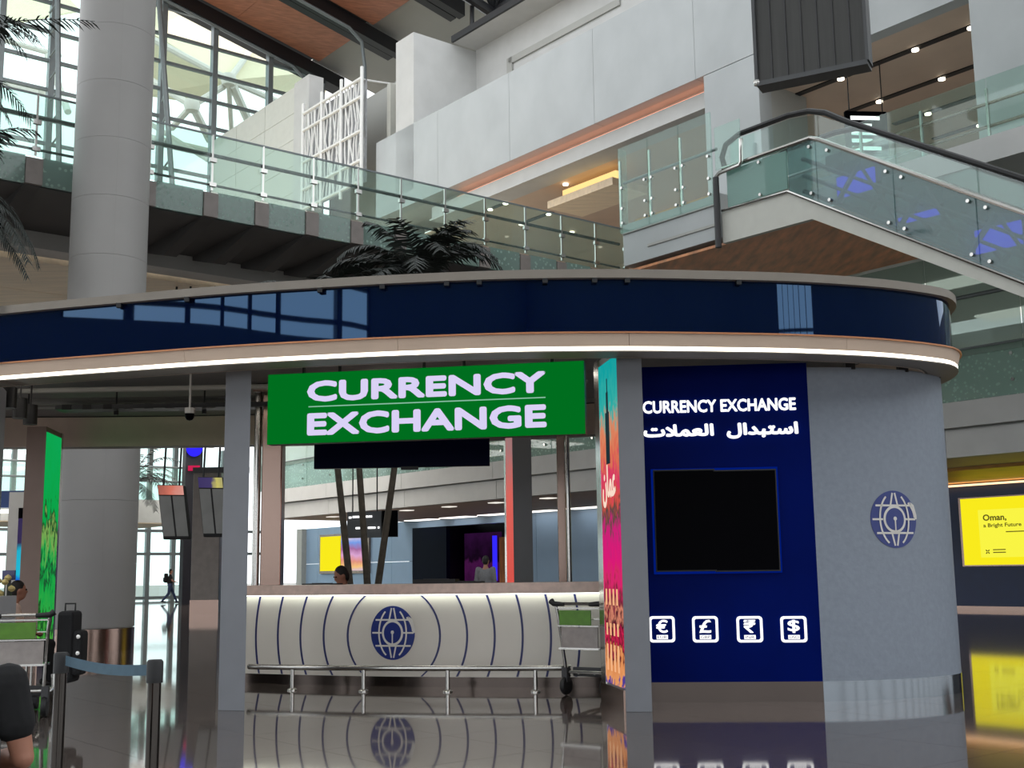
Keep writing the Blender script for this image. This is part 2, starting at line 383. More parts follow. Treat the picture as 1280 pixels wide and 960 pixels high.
# ---- curtain wall high up on the left
CV = 53.0; cw = struct('window_1', 'tall curtain wall of clear glass above the bridge', W(12, CV, 9), 'window')
ums = [uvz(PV(x, 150, CV))[0] for x in (-75, -5, 60, 130, 200, 265, 335, 400)]
zts = [uvz(PV(232, y, CV))[2] for y in (216, 188, 153, 119, 85, 51, 17, -17, -51)]
zt0, zt1 = 9.0, 31.0
def roofz(u): return 29.26-0.224*(u-21.5)
for k, u in enumerate(ums): MB().ub(u-0.13, u+0.13, CV-0.25, CV+0.1, zt0, roofz(u)).build('mullion', M_frame, cw)
for z in zts:
    if z < 30: MB().ub(ums[0], min(ums[-1], 21.5+(29.26-z)/0.224), CV-0.12, CV+0.06, z-0.07, z+0.07).build('transom', M_frame, cw)
for k in range(len(ums)-1):
    for a, b in zip([zt0]+zts[:-1], zts):
        if b < roofz(ums[k+1]): MB().ub(ums[k]+.13, ums[k+1]-.13, CV-.02, CV, a+.07, b-.07).build('pane', G_clear, cw)
# lattice masts just inside the curtain wall
for x0, x1 in ((72, 74), (197, 217)):
    r_ = thing('lattice_mast', ('leaning' if x0 > 100 else 'upright')+' white steel mast with lacing in front of the glazing '+('right of the round column' if x0 > 100 else 'left of the round column'), 'mast', PV(x1, 232, CV-1.2))
    a0, a1 = PV(x0, -25, CV-1.2), PV(x1, 255, CV-1.2)
    MB().tube([a0, a1], 0.13, 8).build('chord', M_frame, r_, True)
    b0, b1 = PV(x0-10 if x0 < 100 else 203, -25, CV-0.5), PV(x0-10 if x0 < 100 else 203, 255, CV-0.5)
    for k in range(10):
        t0, t1 = k/10, (k+.5)/10
        MB().tube([a0.lerp(a1, t0), b0.lerp(b1, t1)], 0.05, 6).build('lacing_bar', M_frame, r_, True)

# ---- canopy outside
cn = thing('entrance_canopy', 'cream membrane canopy on white steel trusses outside the glazing', 'canopy', W(22, 66, 0))
def cp(x, y, v): return PV(x, y, v)
for poly in ([(183, 40, 70), (262, 5, 72), (330, 40, 70), (286, 100, 66)], [(330, 40, 70), (420, 88, 72), (400, 130, 74), (286, 100, 66)], [(183, 40, 70), (286, 100, 66), (238, 128, 74), (183, 120, 78)],
             [(-60, -10, 80), (60, -30, 76), (100, 15, 72), (20, 30, 74)], [(262, 5, 72), (183, 40, 70), (150, -20, 70), (240, -40, 74)]):
    pts = [cp(*p) for p in poly]
    MB().prism(pts, DZ*0.12).build('membrane', M_membrane, cn)
for a, b, r_ in [((286, 100, 65.5), (183, 45, 69), .22), ((286, 100, 65.5), (400, 150, 72), .22), ((286, 100, 65.5), (330, 40, 69), .2), ((286, 105, 65.5), (290, 175, 70), .16), ((290, 105, 65.5), (310, 150, 70), .3),
                 ((240, 132, 66), (180, 95, 70), .22), ((240, 132, 66), (215, 160, 70), .2), ((240, 132, 66), (280, 108, 66), .2), ((242, 135, 66), (262, 175, 70), .26), ((180, 170, 74), (330, 205, 70), .22), ((180, 150, 74), (260, 200, 70), .16),
                 ((-40, 90, 74), (70, 120, 70), .24), ((-30, 40, 74), (75, 70, 70), .16), ((60, 70, 70), (85, 140, 66), .2), ((330, 40, 69), (420, 95, 70), .18)]:
    MB().tube([cp(*a), cp(*b)], r_, 8).build('truss_member', M_tubew, cn, True)
for x, y in ((286, 100), (240, 132)): MB().lathe([(0.01, -.5), (.4, -.35), (.5, 0), (.4, .35), (.01, .5)], cp(x, y, 65.6), 12).build('node', M_tubew, cn, True)

# ---- roof
rf = struct('ceiling', 'sloping roof of red brown wood boards with black beams', W(25, 48, 27), 'ceiling')
def roofslab(name, u0, u1, v0, v1, m, dz=0.0, th=.3, n=1):
    for k in range(n):
        a, b = v0+(v1-v0)*k/n, v0+(v1-v0)*(k+1)/n-(.03 if n > 1 else 0)
        p = [W(u0, a, roofz(u0)+dz), W(u1, a, roofz(u1)+dz), W(u1, b, roofz(u1)+dz), W(u0, b, roofz(u0)+dz)]
        MB().prism(p, DZ*th).build(name, m, rf)
for va, vb in ((48.3, 52.2), (42.9, 46.9), (37.5, 41.5)):
    for ua, ub_ in ((14, 20), (20.02, 24.6), (24.62, 29.3)): roofslab('wood_panel', ua, ub_, va, vb, M_wood, .35)
for v in (53.0, 47.6, 42.2):
    roofslab('beam', 10, 31.0, v-.55, v-.1, M_black, -.35, .7); roofslab('beam', 10, 31.0, v+.15, v+.6, M_black, -.2, .7)
roofslab('grey_panel', 29.35, 52, 22, 53, M_greyceil, .7)
roofslab('outer_cover', 10, 29.35, 37, 53.6, M_dgrey, .8)
for v in (53.2, 47.6):
    pp = [W(u, v-.62, roofz(u)-.42) for u in (12, 18, 24, 28)]+[W(28.7, v-.62, roofz(28.7)-.8), W(28.9, v-.62, roofz(29)-2), W(28.9, v-.62, 22)]
    MB().tube(pp, .09, 8).build('drain_pipe', M_frame, rf, True)

ro = struct('ceiling_added', 'added unseen white strips blocking part of the sky over the hall', W(4, 4, 19), 'ceiling')
for k in range(10): MB().ub(-14+k*3.6, -14+k*3.6+1.9, -16, 24 if k < 9 else 10, 19, 19.4).build('added_baffle', M_white, ro)  # unseen strips, added to hold back part of the sky light
# ---- stone walls of the upper floors
PU0 = 23.71
wu = struct('wall_upper', 'pale marble parapet running along the top floor', W(PU0, 24, 14.7), 'wall')
for k in range(7):
    a = 8.8+(37.7-8.8)*k/7; MB().ub(PU0, PU0+.4, a, a+(37.7-8.8)/7-.012, 14.76 if a > 16 else 13.95, 17.83).build('marble_panel', M_marble, wu)
MB().ub(PU0+.4, 40, 8.8, 37.7, 14.8, 15.3).build('slab', M_white, wu)
MB().ub(24.1, 24.5, 20.9, 34.5, 14.0, 14.5).build('soffit_band', M_white, wu)
MB().ub(24.0, 24.9, 20.9, 34.5, 13.98, 14.04).build('soffit_lip', M_white, wu)
MB().ub(24.15, 24.4, 20.9, 33.0, 14.5, 14.54).build('cove_light', E_cove, wu)
MB().ub(24.5, 24.55, 20.9, 34.5, 14.04, 14.8).build('cove_back', M_white, wu)
MB().ub(PU0, PU0+.5, 19.0, 20.88, 8.4, 14.74).build('pilaster', M_marble, wu)
MB().ub(PU0+.5, PU0+2.0, 19.0, 19.6, 8.4, 14.1).build('pilaster_return', M_greyceil, wu)
# box, recessed wall and soffit above the parapet
wb = struct('wall_top', 'white box and recessed wall above the marble parapet', W(25, 33, 17.8), 'wall')
MB().ub(PU0, 27, 35.1, 36.3, 15.3, 21.43).build('box_pier', M_white, wb)
MB().ub(26.65, 27.1, 9, 35.1, 15.3, 21.5).build('recessed_wall', M_white, wb)
MB().ub(26.57, 26.65, 27, 33.0, 20.15, 20.4).build('groove_band', M_greyceil, wb)
MB().ub(26.57, 26.65, 32.8, 33.1, 17.8, 20.4).build('groove_band', M_greyceil, wb)
MB().ub(25.55, 27.1, 9, 35.1, 21.5, 21.62).build('soffit', M_white, wb); MB().ub(25.45, 25.55, 9, 35.1, 21.5, 21.75).build('soffit_edge', M_black, wb)
MB().ub(26.9, 27.3, 36.3, 43, 15.3, 19.6).build('back_wall', M_gpanel, wb)
MB().ub(26.6, 26.9, 36.3, 37.6, 17.2, 18.4).build('hatch', M_tan, wb)
MB().ub(26.9, 34, 36.3, 36.9, 15.3, 21.5).build('end_wall', M_greyceil, wb)
# panelled wall beside the glazing
wp = struct('wall_panelled', 'pale grey panelled wall beside the high glazing', W(PU0, 48, 9), 'wall')
for k in range(11):
    z0 = 9.2+k*1.2
    for a, b in ((44.25, 47.1), (47.13, 50.0), (50.03, 52.7)): MB().ub(PU0, PU0+.25, a, b, z0, z0+1.185).build('panel', M_gpanel, wp)
MB().ub(PU0+.2, PU0+.6, 44.2, 52.8, 9, 22.4).build('backing', M_dgrey, wp)
MB().ub(PU0-.1, PU0+.6, 42.9, 44.2, 9, 22.45).build('corner_pier', M_white, wp)
MB().ub(25.4, 26.2, 38, 44.2, 9, 21.2).build('recess_wall', M_greyceil, wp)
MB().ub(24.4, 26.9, 37.75, 38, 15.3, 20.5).build('return_wall', M_gpanel, wp)

# ---- level one: ceiling, slab edge, columns
ce = struct('ceiling_gallery', 'brown gallery ceiling with black slots and downlights', W(28, 16, 14), 'ceiling')
MB().ub(23.75, 44, 4, 20.9, 14.0, 14.05).build('ceiling_board', M_brownceil, ce); MB().ub(24.9, 44, 20.9, 44, 14.0, 14.05).build('ceiling_board', M_brownceil, ce)
def slot(u, v0, v1, lights, z=13.98):
    MB().ub(u-.1, u+.1, v0, v1, z-.01, z+.02).build('slot', M_black, ce)
    for v in lights: MB().lathe([(.02, 0), (.09, 0), (.09, -.04), (.02, -.04)], W(u, v, z-.01), 14).build('downlight', E_down, ce)
slot(25.33, 12.5, 19.1, [17.6, 15.4, 13.9]); slot(27.48, 13, 18.95, [17.9, 16.0, 14]); slot(29.37, 13.5, 18.7, [17.6, 15]); slot(31.4, 13.5, 18.7, [17.2, 15])
for a, b, L_ in (((602, 263), (632, 256), [(612, 261), (634, 254)]), ((648, 279), (694, 266), [(658, 281), (690, 268)]), ((745, 256), (770, 248), [(762, 250)])):
    p, q = uvz(PZ(*a, 13.98)), uvz(PZ(*b, 13.98)); slot((p[0]+q[0])/2, min(p[1], q[1]), max(p[1], q[1]), [uvz(PZ(*c, 13.98))[1] for c in L_])
for c in ((707, 230), (715, 290), (960, 165), (980, 165)):
    p = uvz(PZ(*c, 13.98)); MB().lathe([(.02, 0), (.09, 0), (.09, -.04), (.02, -.04)], W(p[0], p[1], 13.98), 14).build('downlight', E_down, ce)
MB().ub(30, 32.0, 21.5, 30, 13.2, 14.0).build('lit_bulkhead', M_gold, ce)
p, q = uvz(PZ(697, 244, 13.55)), uvz(PZ(776, 222, 13.55)); um = (p[0]+q[0])/2
MB().ub(um, um+.25, q[1], p[1], 13.5, 13.75).build('bulkhead_light', emis('bulkhead_glow', (1, .66, .25, 1), 1.3), ce); MB().ub(um-.15, um+1.4, q[1], p[1]+.6, 13.25, 13.5).build('bulkhead_fascia', M_wood2, ce)
MB().ub(34, 34.3, 4, 44, 9.9, 14).build('back_wall', M_brownceil, ce)
gl_ = struct('floor_gallery', 'white edged slab of the gallery floor', W(19, 18, 8.3), 'floor')
MB().ub(19.0, 19.35, 16.4, 19.4, 8.33, 9.32).build('edge_panel', M_marble, gl_); MB().ub(18.97, 19.0, 16.4, 18.6, 8.62, 8.68).build('groove', M_greyceil, gl_)
MB().ub(18.96, 19.0, 16.4, 19.4, 9.08, 9.1).build('groove', M_greyceil, gl_)
MB().ub(19.35, 34, 16.4, 19.4, 8.9, 9.4).build('slab', M_white, gl_); MB().ub(20.7, 34, 4, 16.4, 8.9, 9.4).build('slab', M_white, gl_)
MB().ub(PU0+.1, 34, 19.4, 46, 8.9, 9.4).build('slab', M_white, gl_)
MB().ub(19.35, 24, 16.4, 19.4, 8.3, 8.36).build('soffit', M_tan, gl_)
MB().ub(19.6, 19.9, 16.6, 19.2, 8.36, 8.4).build('soffit_light', E_copper, gl_)
rc = struct('wall_pier', 'large smooth white pier at the right end of the gallery', W(24, 11, 9.4), 'wall')
MB().ub(PU0, PU0+1.6, 8.8, 13.02, 8.4, 20).build('pier', M_marble, rc)

# ---- ground storey under and behind the bridge
wd = struct('ceiling_lobby', 'pale wood lobby ceiling beyond the bridge', W(15, 40, 8.9), 'ceiling')
for k in range(12): MB().ub(-6, 30, 28.4+k*3.1, 28.4+k*3.1+3.06, 8.75, 8.95).build('wood_panel', M_wood2, wd)
for k in range(4):
    for u in (4, 12, 20): MB().ub(u, u+5, 40+k*6, 40+k*6+3, 8.70, 8.74).build('added_light_panel', emis('lobby_fill', (1, .97, .92, 1), 8.0), wd)  # added light panels, out of view, brightening the space behind the kiosk
w2 = struct('window_2', 'bright ground floor glazing behind the far balcony', W(20, 66, 0), 'window')
for k in range(24):
    u = -2+k*1.5; MB().ub(u-.12, u+.12, 66, 66.3, 0, 8.7).build('mullion', M_frame, w2)
for z in (0.15, 2.6, 3.9): MB().ub(-2, 34, 66.02, 66.2, z-.08, z+.08).build('transom', M_frame, w2)
for k in range(23): MB().ub(-1.88+k*1.5, -.62+k*1.5, 66.1, 66.13, 0, 8.7).build('pane', G_clear, w2)
mz = struct('floor_mezzanine', 'far white balcony slab in front of the ground floor glazing', W(20, 58, 4), 'floor')
MB().ub(2, 24.4, 56, 62, 3.9, 5.0).build('slab', M_farwall, mz); MB().ub(2, 24.4, 56.02, 62, 3.86, 3.9).build('soffit', M_wood2, mz)
for k in range(11): MB().ub(2+k*2.03, 2+k*2.03+2.0, 56, 56.03, 5.0, 6.6).build('glass_panel', G_bal, mz)
for z in (5.9, 6.6): MB().tube([W(2, 55.95, z), W(24.4, 55.95, z)], .05, 6).build('rail', M_frame, mz, True)

# ---- mezzanine with shops on the right
ms = struct('floor_upper', 'white double stepped slab edge above the shops', W(25.6, 30, 3.9), 'floor')
for k in range(8):
    a = 4+k*5.8; MB().ub(25.6, 26.0, a, a+5.78, 4.55, 5.15).build('edge_panel', M_white, ms); MB().ub(25.75, 26.0, a, a+5.78, 3.86, 4.5).build('edge_panel', M_white, ms)
MB().ub(25.9, 40, 4, 51, 4.3, 5.1).build('slab', M_farwall, ms)
MB().ub(25.9, 34, 4, 51, 3.9, 3.95).build('soffit', M_brownceil, ms)
MB().ub(29, 33.8, 8, 24, 3.82, 3.9).build('lit_wood_soffit', M_gold, ms)
MB().ub(33.3, 33.6, 8, 24, 3.72, 3.76).build('soffit_light', E_copper, ms)
for k in range(8):
    MB().ub(27.3, 27.7, 26+k*3, 26+k*3+.5, 3.87, 3.9).build('downlight', emis('dim_downlight', (1, .95, .85, 1), .9), ms); MB().ub(32.9, 33.6, 26+k*3+.5, 26+k*3+2.6, 3.87, 3.9).build('light_panel', emis('shop_light', (1, .95, .88, 1), 2.0), ms)
sw = struct('wall_shops', 'blue grey shop front wall under the mezzanine', W(33.8, 35, 0), 'wall')
for k in range(8):
    a = 26.5+k*2.0
    if a < 42: MB().ub(33.8, 34.1, a, a+1.98, 0, 3.9).build('wall_panel', M_shopnavy if a < 33 else M_shop, sw)
for k in range(6):
    a = 50.2+k*1.9; MB().ub(33.8, 34.1, a, a+1.88, 0, 1.9).build('wall_panel', M_shop, sw); MB().ub(33.8, 34.1, a, a+1.88, 1.92, 3.9).build('wall_panel', M_shop, sw)
MB().ub(33.8, 34.1, 42.5, 50.2, 3.55, 3.9).build('lintel', M_shop, sw)
MB().ub(33.8, 34.1, 6, 26.5, 0, 3.98).build('navy_wall', M_shopnavy, sw)
MB().ub(33.7, 33.8, 6, 22, 0.0, .12).build('skirting', M_steelw, sw)
MB().ub(33.5, 33.8, 61.0, 61.6, 0, 3.9).build('end_pier', M_farwall, sw)
MB().ub(37.5, 37.8, 41, 56, 0, 3.9).build('shop_back', M_dark, sw); MB().ub(34.1, 37.5, 50.3, 50.6, 0, 3.9).build('shop_side', M_dark, sw); MB().ub(34.1, 37.5, 41.5, 41.8, 0, 3.9).build('shop_side', M_dark, sw); MB().ub(36.9, 37.0, 47.0, 50.0, 0.2, 3.3).build('shop_poster', pic('shop_magenta', [(0, srgb(40, 14, 40)), (.5, srgb(90, 30, 90)), (.6, srgb(30, 12, 34)), (1, srgb(60, 22, 70))], 'Z', .3, 0, .6, 2, .5), sw)
MB().ub(33.82, 34.05, 47.3, 50.2, 0, 3.55).build('shop_door', M_navyscr, sw)
MB().ub(36.4, 36.5, 46.75, 47.0, 0.9, 3.1).build('purple_light', E_blue, sw)
pic('shop_video', [(0.0, srgb(70, 20, 110)), (0.35, srgb(60, 40, 200)), (0.55, srgb(230, 60, 70)), (0.65, srgb(70, 50, 210)), (1, srgb(90, 30, 140))], 'Z', .33, 0, .5, 2.5, .7)
MB().ub(36.0, 36.1, 43.2, 44.9, 0.3, 3.4).build('video_wall', MATS['shop_video'], sw)
MB().ub(36.2, 36.3, 45.0, 46.2, 0, 3.0).build('brown_door', M_dwood, sw)
MB().ub(35.9, 36.0, 44.9, 45.2, 2.9, 3.35).build('exit_light', emis('exit_light', srgb(200, 230, 190), 1.0), sw)
wm = struct('wall_mezzanine', 'pale back wall of the mezzanine behind its glass', W(38, 30, 5), 'wall')
for k in range(12): MB().ub(38, 38.3, 4+k*5, 4+k*5+4.97, 5.1, 9.0).build('wall_panel', M_farwall, wm)
mzg = thing('mezzanine_balustrade', 'dotted green glass balustrade along the mezzanine above the shops', 'balustrade', W(25.6, 30, 5.15))
for k in range(20):
    a = 4+k*2.35
    MB().ub(25.62, 25.66, a, a+2.32, 5.16, 6.35).build('dotted_panel', G_frit, mzg); MB().ub(25.58, 25.62, a, a+2.32, 6.2, 8.7).build('glass_panel', G_mezz, mzg)
    for z in (5.5, 6.1): MB().lathe([(.045, -.03), (.045, .03)], W(25.6, a+.3, z), 8, axis=(DV, DZ, DU)).build('fixing_disc', M_steel, mzg)
for z, r_ in ((7.58, .05), (6.35, .03)): MB().tube([W(25.5, 4, z), W(25.5, 51, z)], r_, 8).build('rail', M_frame, mzg, True)

# ================================================================== BRIDGE
BV, BB = 24.2, 9.25
br = thing('footbridge', 'dark bellied footbridge with green glass balustrade crossing behind the kiosk', 'footbridge', W(10, 26, BB))
U0, U1 = 2.0, 23.6
MB().ub(U0, U1, BV+.15, 27.9, BB, BB+.35).build('deck_soffit', M_bridge, br); MB().ub(U0, U1, BV+.25, 27.8, BB+.35, 9.9).build('deck', M_dgrey, br)
MB().ub(U0, U1, 27.6, 28.3, 8.86, BB+.3).build('rear_beam', M_white, br)
us = [uvz(PV(x, 260, BV))[0] for x in (40, 184, 263, 327, 390, 446, 500, 555, 605, 655, 700, 742, 778)]
us = [us[0]-5.0, us[0]-2.5]+us; pitch_ = 1.5
for i, u in enumerate(us):
    MB().prism([W(u-.16, BV+.05, BB-.02), W(u-.16, BV+.3, BB-.05), W(u-.16, BV+2.2, BB-.42), W(u-.16, 27.6, BB-.1), W(u-.16, 27.6, BB+.05), W(u-.16, BV+.05, 9.78)], DU*.32).build('rib', M_bridge, br)
    MB().ub(u-.17, u+.17, BV-.04, BV+.06, BB, 9.8).build('bracket', M_bracket, br)
    MB().ub(u-.022, u+.022, BV-.06, BV-.02, 9.85, 11.15).build('post', M_steel, br)
    for z in (9.98, 10.55):
        MB().box(W(u, BV-.07, z), .16, .08, .09, AH).build('clamp', M_steel, br)
for a, b in zip(us[:-1], us[1:]):
    MB().ub(a+.18, b-.18, BV, BV+.04, BB, 9.84).build('dotted_panel', G_frit, br); MB().ub(a+.02, b-.02, BV-.02, BV, 9.84, 11.15).build('glass_panel', G_bal, br)
for z, r_ in ((10.72, .045), (10.02, .03)): MB().tube([W(us[0], BV+.08, z), W(U1, BV+.08, z)], r_, 8).build('rail', M_black, br, True)
MB().ub(us[0], U1, BV-.025, BV+.005, 11.15, 11.19).build('glass_cap', M_frame, br)

# gallery balustrade next to the escalator landing
gb = thing('gallery_balustrade', 'tall green glass balustrade with steel posts left of the escalator landing', 'balustrade', W(19, 18, 9.3))
for k in range(3):
    a = 16.55+k*.97
    MB().ub(18.93, 18.97, a, a+.95, 9.12, 11.18).build('glass_panel', G_bal, gb)
    for z in (9.35, 9.7, 10.2):
        for q in (.1, .85): MB().lathe([(.035, -.04), (.035, .04)], W(18.95, a+q, z), 8, axis=(DV, DZ, DU)).build('fixing_disc', M_steel, gb)
    MB().ub(18.99, 19.04, a+.94, a+.99, 9.3, 10.9).build('post', M_steel, gb)
MB().tube([W(19.06, 16.5, 10.35), W(19.06, 19.4, 10.35)], .035, 8).build('rail', M_frame, gb, True)
MB().ub(18.98, 19.2, 19.42, 19.46, 9.12, 11.18).build('glass_return', G_bal, gb)
g2 = thing('rear_gallery_balustrade', 'green glass balustrade seen behind the escalator below the brown ceiling', 'balustrade', W(22.6, 13, 9.4))
for k in range(7):
    MB().ub(22.6, 22.64, 6+k*1.55, 6+k*1.55+1.52, 9.4, 11.4).build('glass_panel', G_bal, g2); MB().ub(22.66, 22.72, 6+k*1.55, 6+k*1.55+.05, 9.4, 11.2).build('post', M_steel, g2)
for z in (10.4, 10.9): MB().tube([W(22.75, 6, z), W(22.75, 16.8, z)], .035, 6).build('rail', M_steelw, g2, True)

# ================================================================== ESCALATOR (runs down towards the viewer's right)
es = thing('escalator', 'glass sided escalator coming down to the right with black handrail', 'escalator', W(19.8, 8, 0))
SL = 0.6; EU0, EU1 = 19.0, 20.6
def line(v, v0, z0): return z0-SL*(v0-v)
VE = 1.2
def strip2(name, lo, hi, u, th, m, vs):
    for a, b in zip(vs[:-1], vs[1:]):
        MB().prism([W(u, a, lo(a)), W(u, b-.02, lo(b-.02)), W(u, b-.02, hi(b-.02)), W(u, a, hi(a))], DU*th).build(name, m, es)
skirt = lambda v: 9.8 if v > 13.9 else 9.8-.62*(13.9-v)
gbot = lambda v: 8.88 if v > 14.6 else 8.88-SL*(14.6-v)
cbot = lambda v: 8.17 if v > 14.06 else 8.17-.57*(14.06-v)
hand = lambda v: 10.5 if v > 14.1 else (10.5-.61*(14.1-v))
vs = [VE, 2.6, 4.2, 5.8, 7.4, 9.0, 10.6, 12.2, 13.9, 14.6]
for u in (EU0, EU1):
    strip2('side_glass', gbot, skirt, u, .04, G_esc, vs)
    strip2('clear_glass', skirt, lambda v: hand(v)-.06, u+.12, .03, G_clear, vs+[16.2])
    hp = [W(u+.13, v, hand(v)) for v in (VE, 6, 10, 13.2)]+[W(u+.13, 13.7, 10.3), W(u+.13, 14.1, 10.46), W(u+.13, 14.6, 10.53), W(u+.13, 15.9, 10.53), W(u+.13, 16.3, 10.4), W(u+.13, 16.42, 10.15), W(u+.13, 16.35, 9.9)]
    MB().tube(hp, .06, 8).build('handrail', M_rubber, es, True)
    MB().tube([W(u, v, skirt(v)) for v in (VE, 13.8)]+[W(u, 14.0, 9.83), W(u, 16.3, 9.83)], .05, 8).build('skirt_rail', M_steel, es, True)
    for v in vs[:-1]:
        for f_ in (.12, .88):
            for q in (.12, 1.4): MB().lathe([(.035, -.03), (.035, .06)], W(u-.02, v+q, gbot(v+q)+(skirt(v+q)-gbot(v+q))*f_), 8, axis=(DV, DZ, DU)).build('fixing_disc', M_steel, es)
    MB().prism([W(u, VE, cbot(VE)), W(u, 14.06, 8.17), W(u, 14.6, 8.85), W(u, VE, gbot(VE))], DU*.12).build('stone_cladding', M_gpanel, es)
    MB().tube([W(u-.03, VE, gbot(VE)), W(u-.03, 14.6, 8.87), W(u-.03, 16.35, 8.9)], .03, 6).build('edge_trim', M_steel, es, True)
MB().ub(EU0, EU0+.04, 14.62, 16.2, 8.95, 9.75).build('side_glass', G_teal, es)
MB().prism([W(EU0, 14.06, 8.17), W(EU0, 16.38, 8.2), W(EU0, 16.38, 8.86), W(EU0, 14.6, 8.85)], DU*.12).build('stone_cladding', M_gpanel, es)
for a, b in ((VE, 4), (4, 7), (7, 10), (10, 12.1), (12.1, 14.06)):
    MB().prism([W(EU0+.12, a, cbot(a)+.04), W(EU1, a, cbot(a)+.04), W(EU1, b-.02, cbot(b)+.04), W(EU0+.12, b-.02, cbot(b)+.04)], DZ*.05).build('underside_panel', M_dwood, es)
MB().ub(EU0+.12, EU1+3, 14.06, 19.4, 8.2, 8.26).build('underside_panel', M_dwood, es)
# truss, steps, drive boxes and blue lamps inside the glass side
for u in (EU0+.25, EU1-.25):
    for k in range(9):
        v0 = 13.6-k*1.35
        MB().tube([W(u, v0, gbot(v0)+.15), W(u, v0-.55, skirt(v0-.55)-.2)], .07, 6).build('truss_post', M_dgrey, es, True)
        MB().tube([W(u, v0-.55, skirt(v0-.55)-.2), W(u, v0-1.35, gbot(v0-1.35)+.15)], .05, 6).build('truss_diagonal', M_dgrey, es, True)
    for f_ in (.12, .45, .8): MB().tube([W(u, VE, gbot(VE)+f_), W(u, 14.4, gbot(14.4)+f_)], .05, 6).build('truss_chord', M_dgrey, es, True)
for k in range(30):
    v = 13.9-k*.42; z = skirt(v)-.32
    MB().ub(EU0+.32, EU1-.32, v-.4, v, z-.3, z).build('step', M_screenback, es)
for k, x in enumerate((1068, 1145, 1245)):
    p = uvz(PU(x, (230, 262, 298)[k], EU0+.3)); MB().ub(EU0+.22, EU0+.27, p[1]-.5, p[1]+.35, p[2]-.22, p[2]+(.2 if k != 1 else -.1)).build('blue_lamp', E_blue, es)
# gate post and bracket at the landing
MB().tube([W(18.9, 16.42, 8.1), W(18.9, 16.42, 9.65)], .07, 10).build('landing_post', M_dgrey, es, True)
MB().tube([W(18.9, 16.42, 9.65), W(18.9, 16.3, 9.72), W(18.9, 15.75, 9.75), W(18.9, 15.7, 9.8), W(18.9, 15.68, 10.3)], .045, 8).build('guard_bracket', M_steel, es, True)
MB().ub(18.88, 18.91, 15.7, 16.4, 9.8, 10.75).build('guard_glass', G_bal, es)

# ================================================================== ROUND COLUMN
cc = PZ(116, 812); cc.z = 0; col = thing('round_column', 'tall round white column with steel base left of the kiosk', 'column', cc)
RC = .735; zz = 0.42; k = 0
MB().lathe([(RC+.005, 0), (RC+.005, .4)], cc, 48).build('steel_base', M_steelw, col, True)
while zz < 17:
    h = 1.18
    for q in range(3):
        a0 = -math.pi/2+math.radians(2)+q*2*math.pi/3+math.radians(25)
        MB().lathe([(RC-.05, zz), (RC, zz), (RC, zz+h-.005), (RC-.05, zz+h-.005), (RC-.05, zz)], cc, 18, a0+.001, a0+2*math.pi/3-.001).build('cladding_drum', M_colw, col, True)
    zz += h
MB().lathe([(RC-.03, 0), (RC-.03, 17)], cc, 32).build('core', M_colw, col, True)

# ================================================================== LATTICE SCREEN
la = thing('lattice_screen', 'white metal lattice screen hanging in front of the grey recess', 'screen', W(23.3, 40.4, 16.4))
LU, LV0, LV1, LZ0, LZ1 = 23.3, 38.1, 42.8, 16.35, 20.55
for v in (LV0, LV0+(LV1-LV0)/3, LV0+(LV1-LV0)*2/3, LV1): MB().tube([W(LU, v, LZ0-.35), W(LU, v, LZ1+.45)], .07, 8).build('upright', M_lattice, la, True)
for z in (LZ0, LZ0+.85, LZ0+2.05, LZ1-.75, LZ1): MB().tube([W(LU, LV0, z), W(LU, LV1, z)], .07, 6).build('crossbar', M_lattice, la, True)
rnd = random.Random(3)
for k in range(26):
    v = LV0+(k+.5)*(LV1-LV0)/26
    pts = [W(LU+.06, min(LV1, max(LV0, v+rnd.uniform(-.16, .16))), LZ0+(LZ1-LZ0)*q/5) for q in range(6)]
    MB().tube(pts, .035, 5).build('bent_bar', M_lattice, la, True)
MB().ub(LU+.2, LU+.24, LV0, LV1, LZ0, LZ1).build('mesh_backing', mat('mesh_grey', srgb(150, 152, 155), .6, noise=.2, nscale=5, stretch=(3, 3, 1)), la)
for v in (LV0+.2, LV1-.2): MB().tube([W(LU, v, LZ1), W(LU+2.5, v, LZ1+.3)], .05, 6).build('hanger', M_lattice, la, True)

# ================================================================== BLACK ROOF TRUSS
tr = thing('roof_truss', 'black tubular roof truss above the white soffit', 'truss', W(27, 31, 24))
A_ = [PZ(x, y, 24.0) for x, y in ((570, -8), (618, 18), (662, -6))]
MB().tube([A_[0]+DZ*.2, A_[1]], .22, 8).build('chord', M_black, tr, True); MB().tube([A_[1], A_[2]+DZ*.3], .22, 8).build('chord', M_black, tr, True)
for x in (600, 612, 628, 645): MB().tube([A_[1]+DZ*.1, PZ(x, -25, 25.0)], .1, 6).build('web_bar', M_black, tr, True)
MB().tube([PZ(590, 8, 24.0), PZ(590, 42, 22.2)], .09, 6).build('drop_rod', M_black, tr, True)

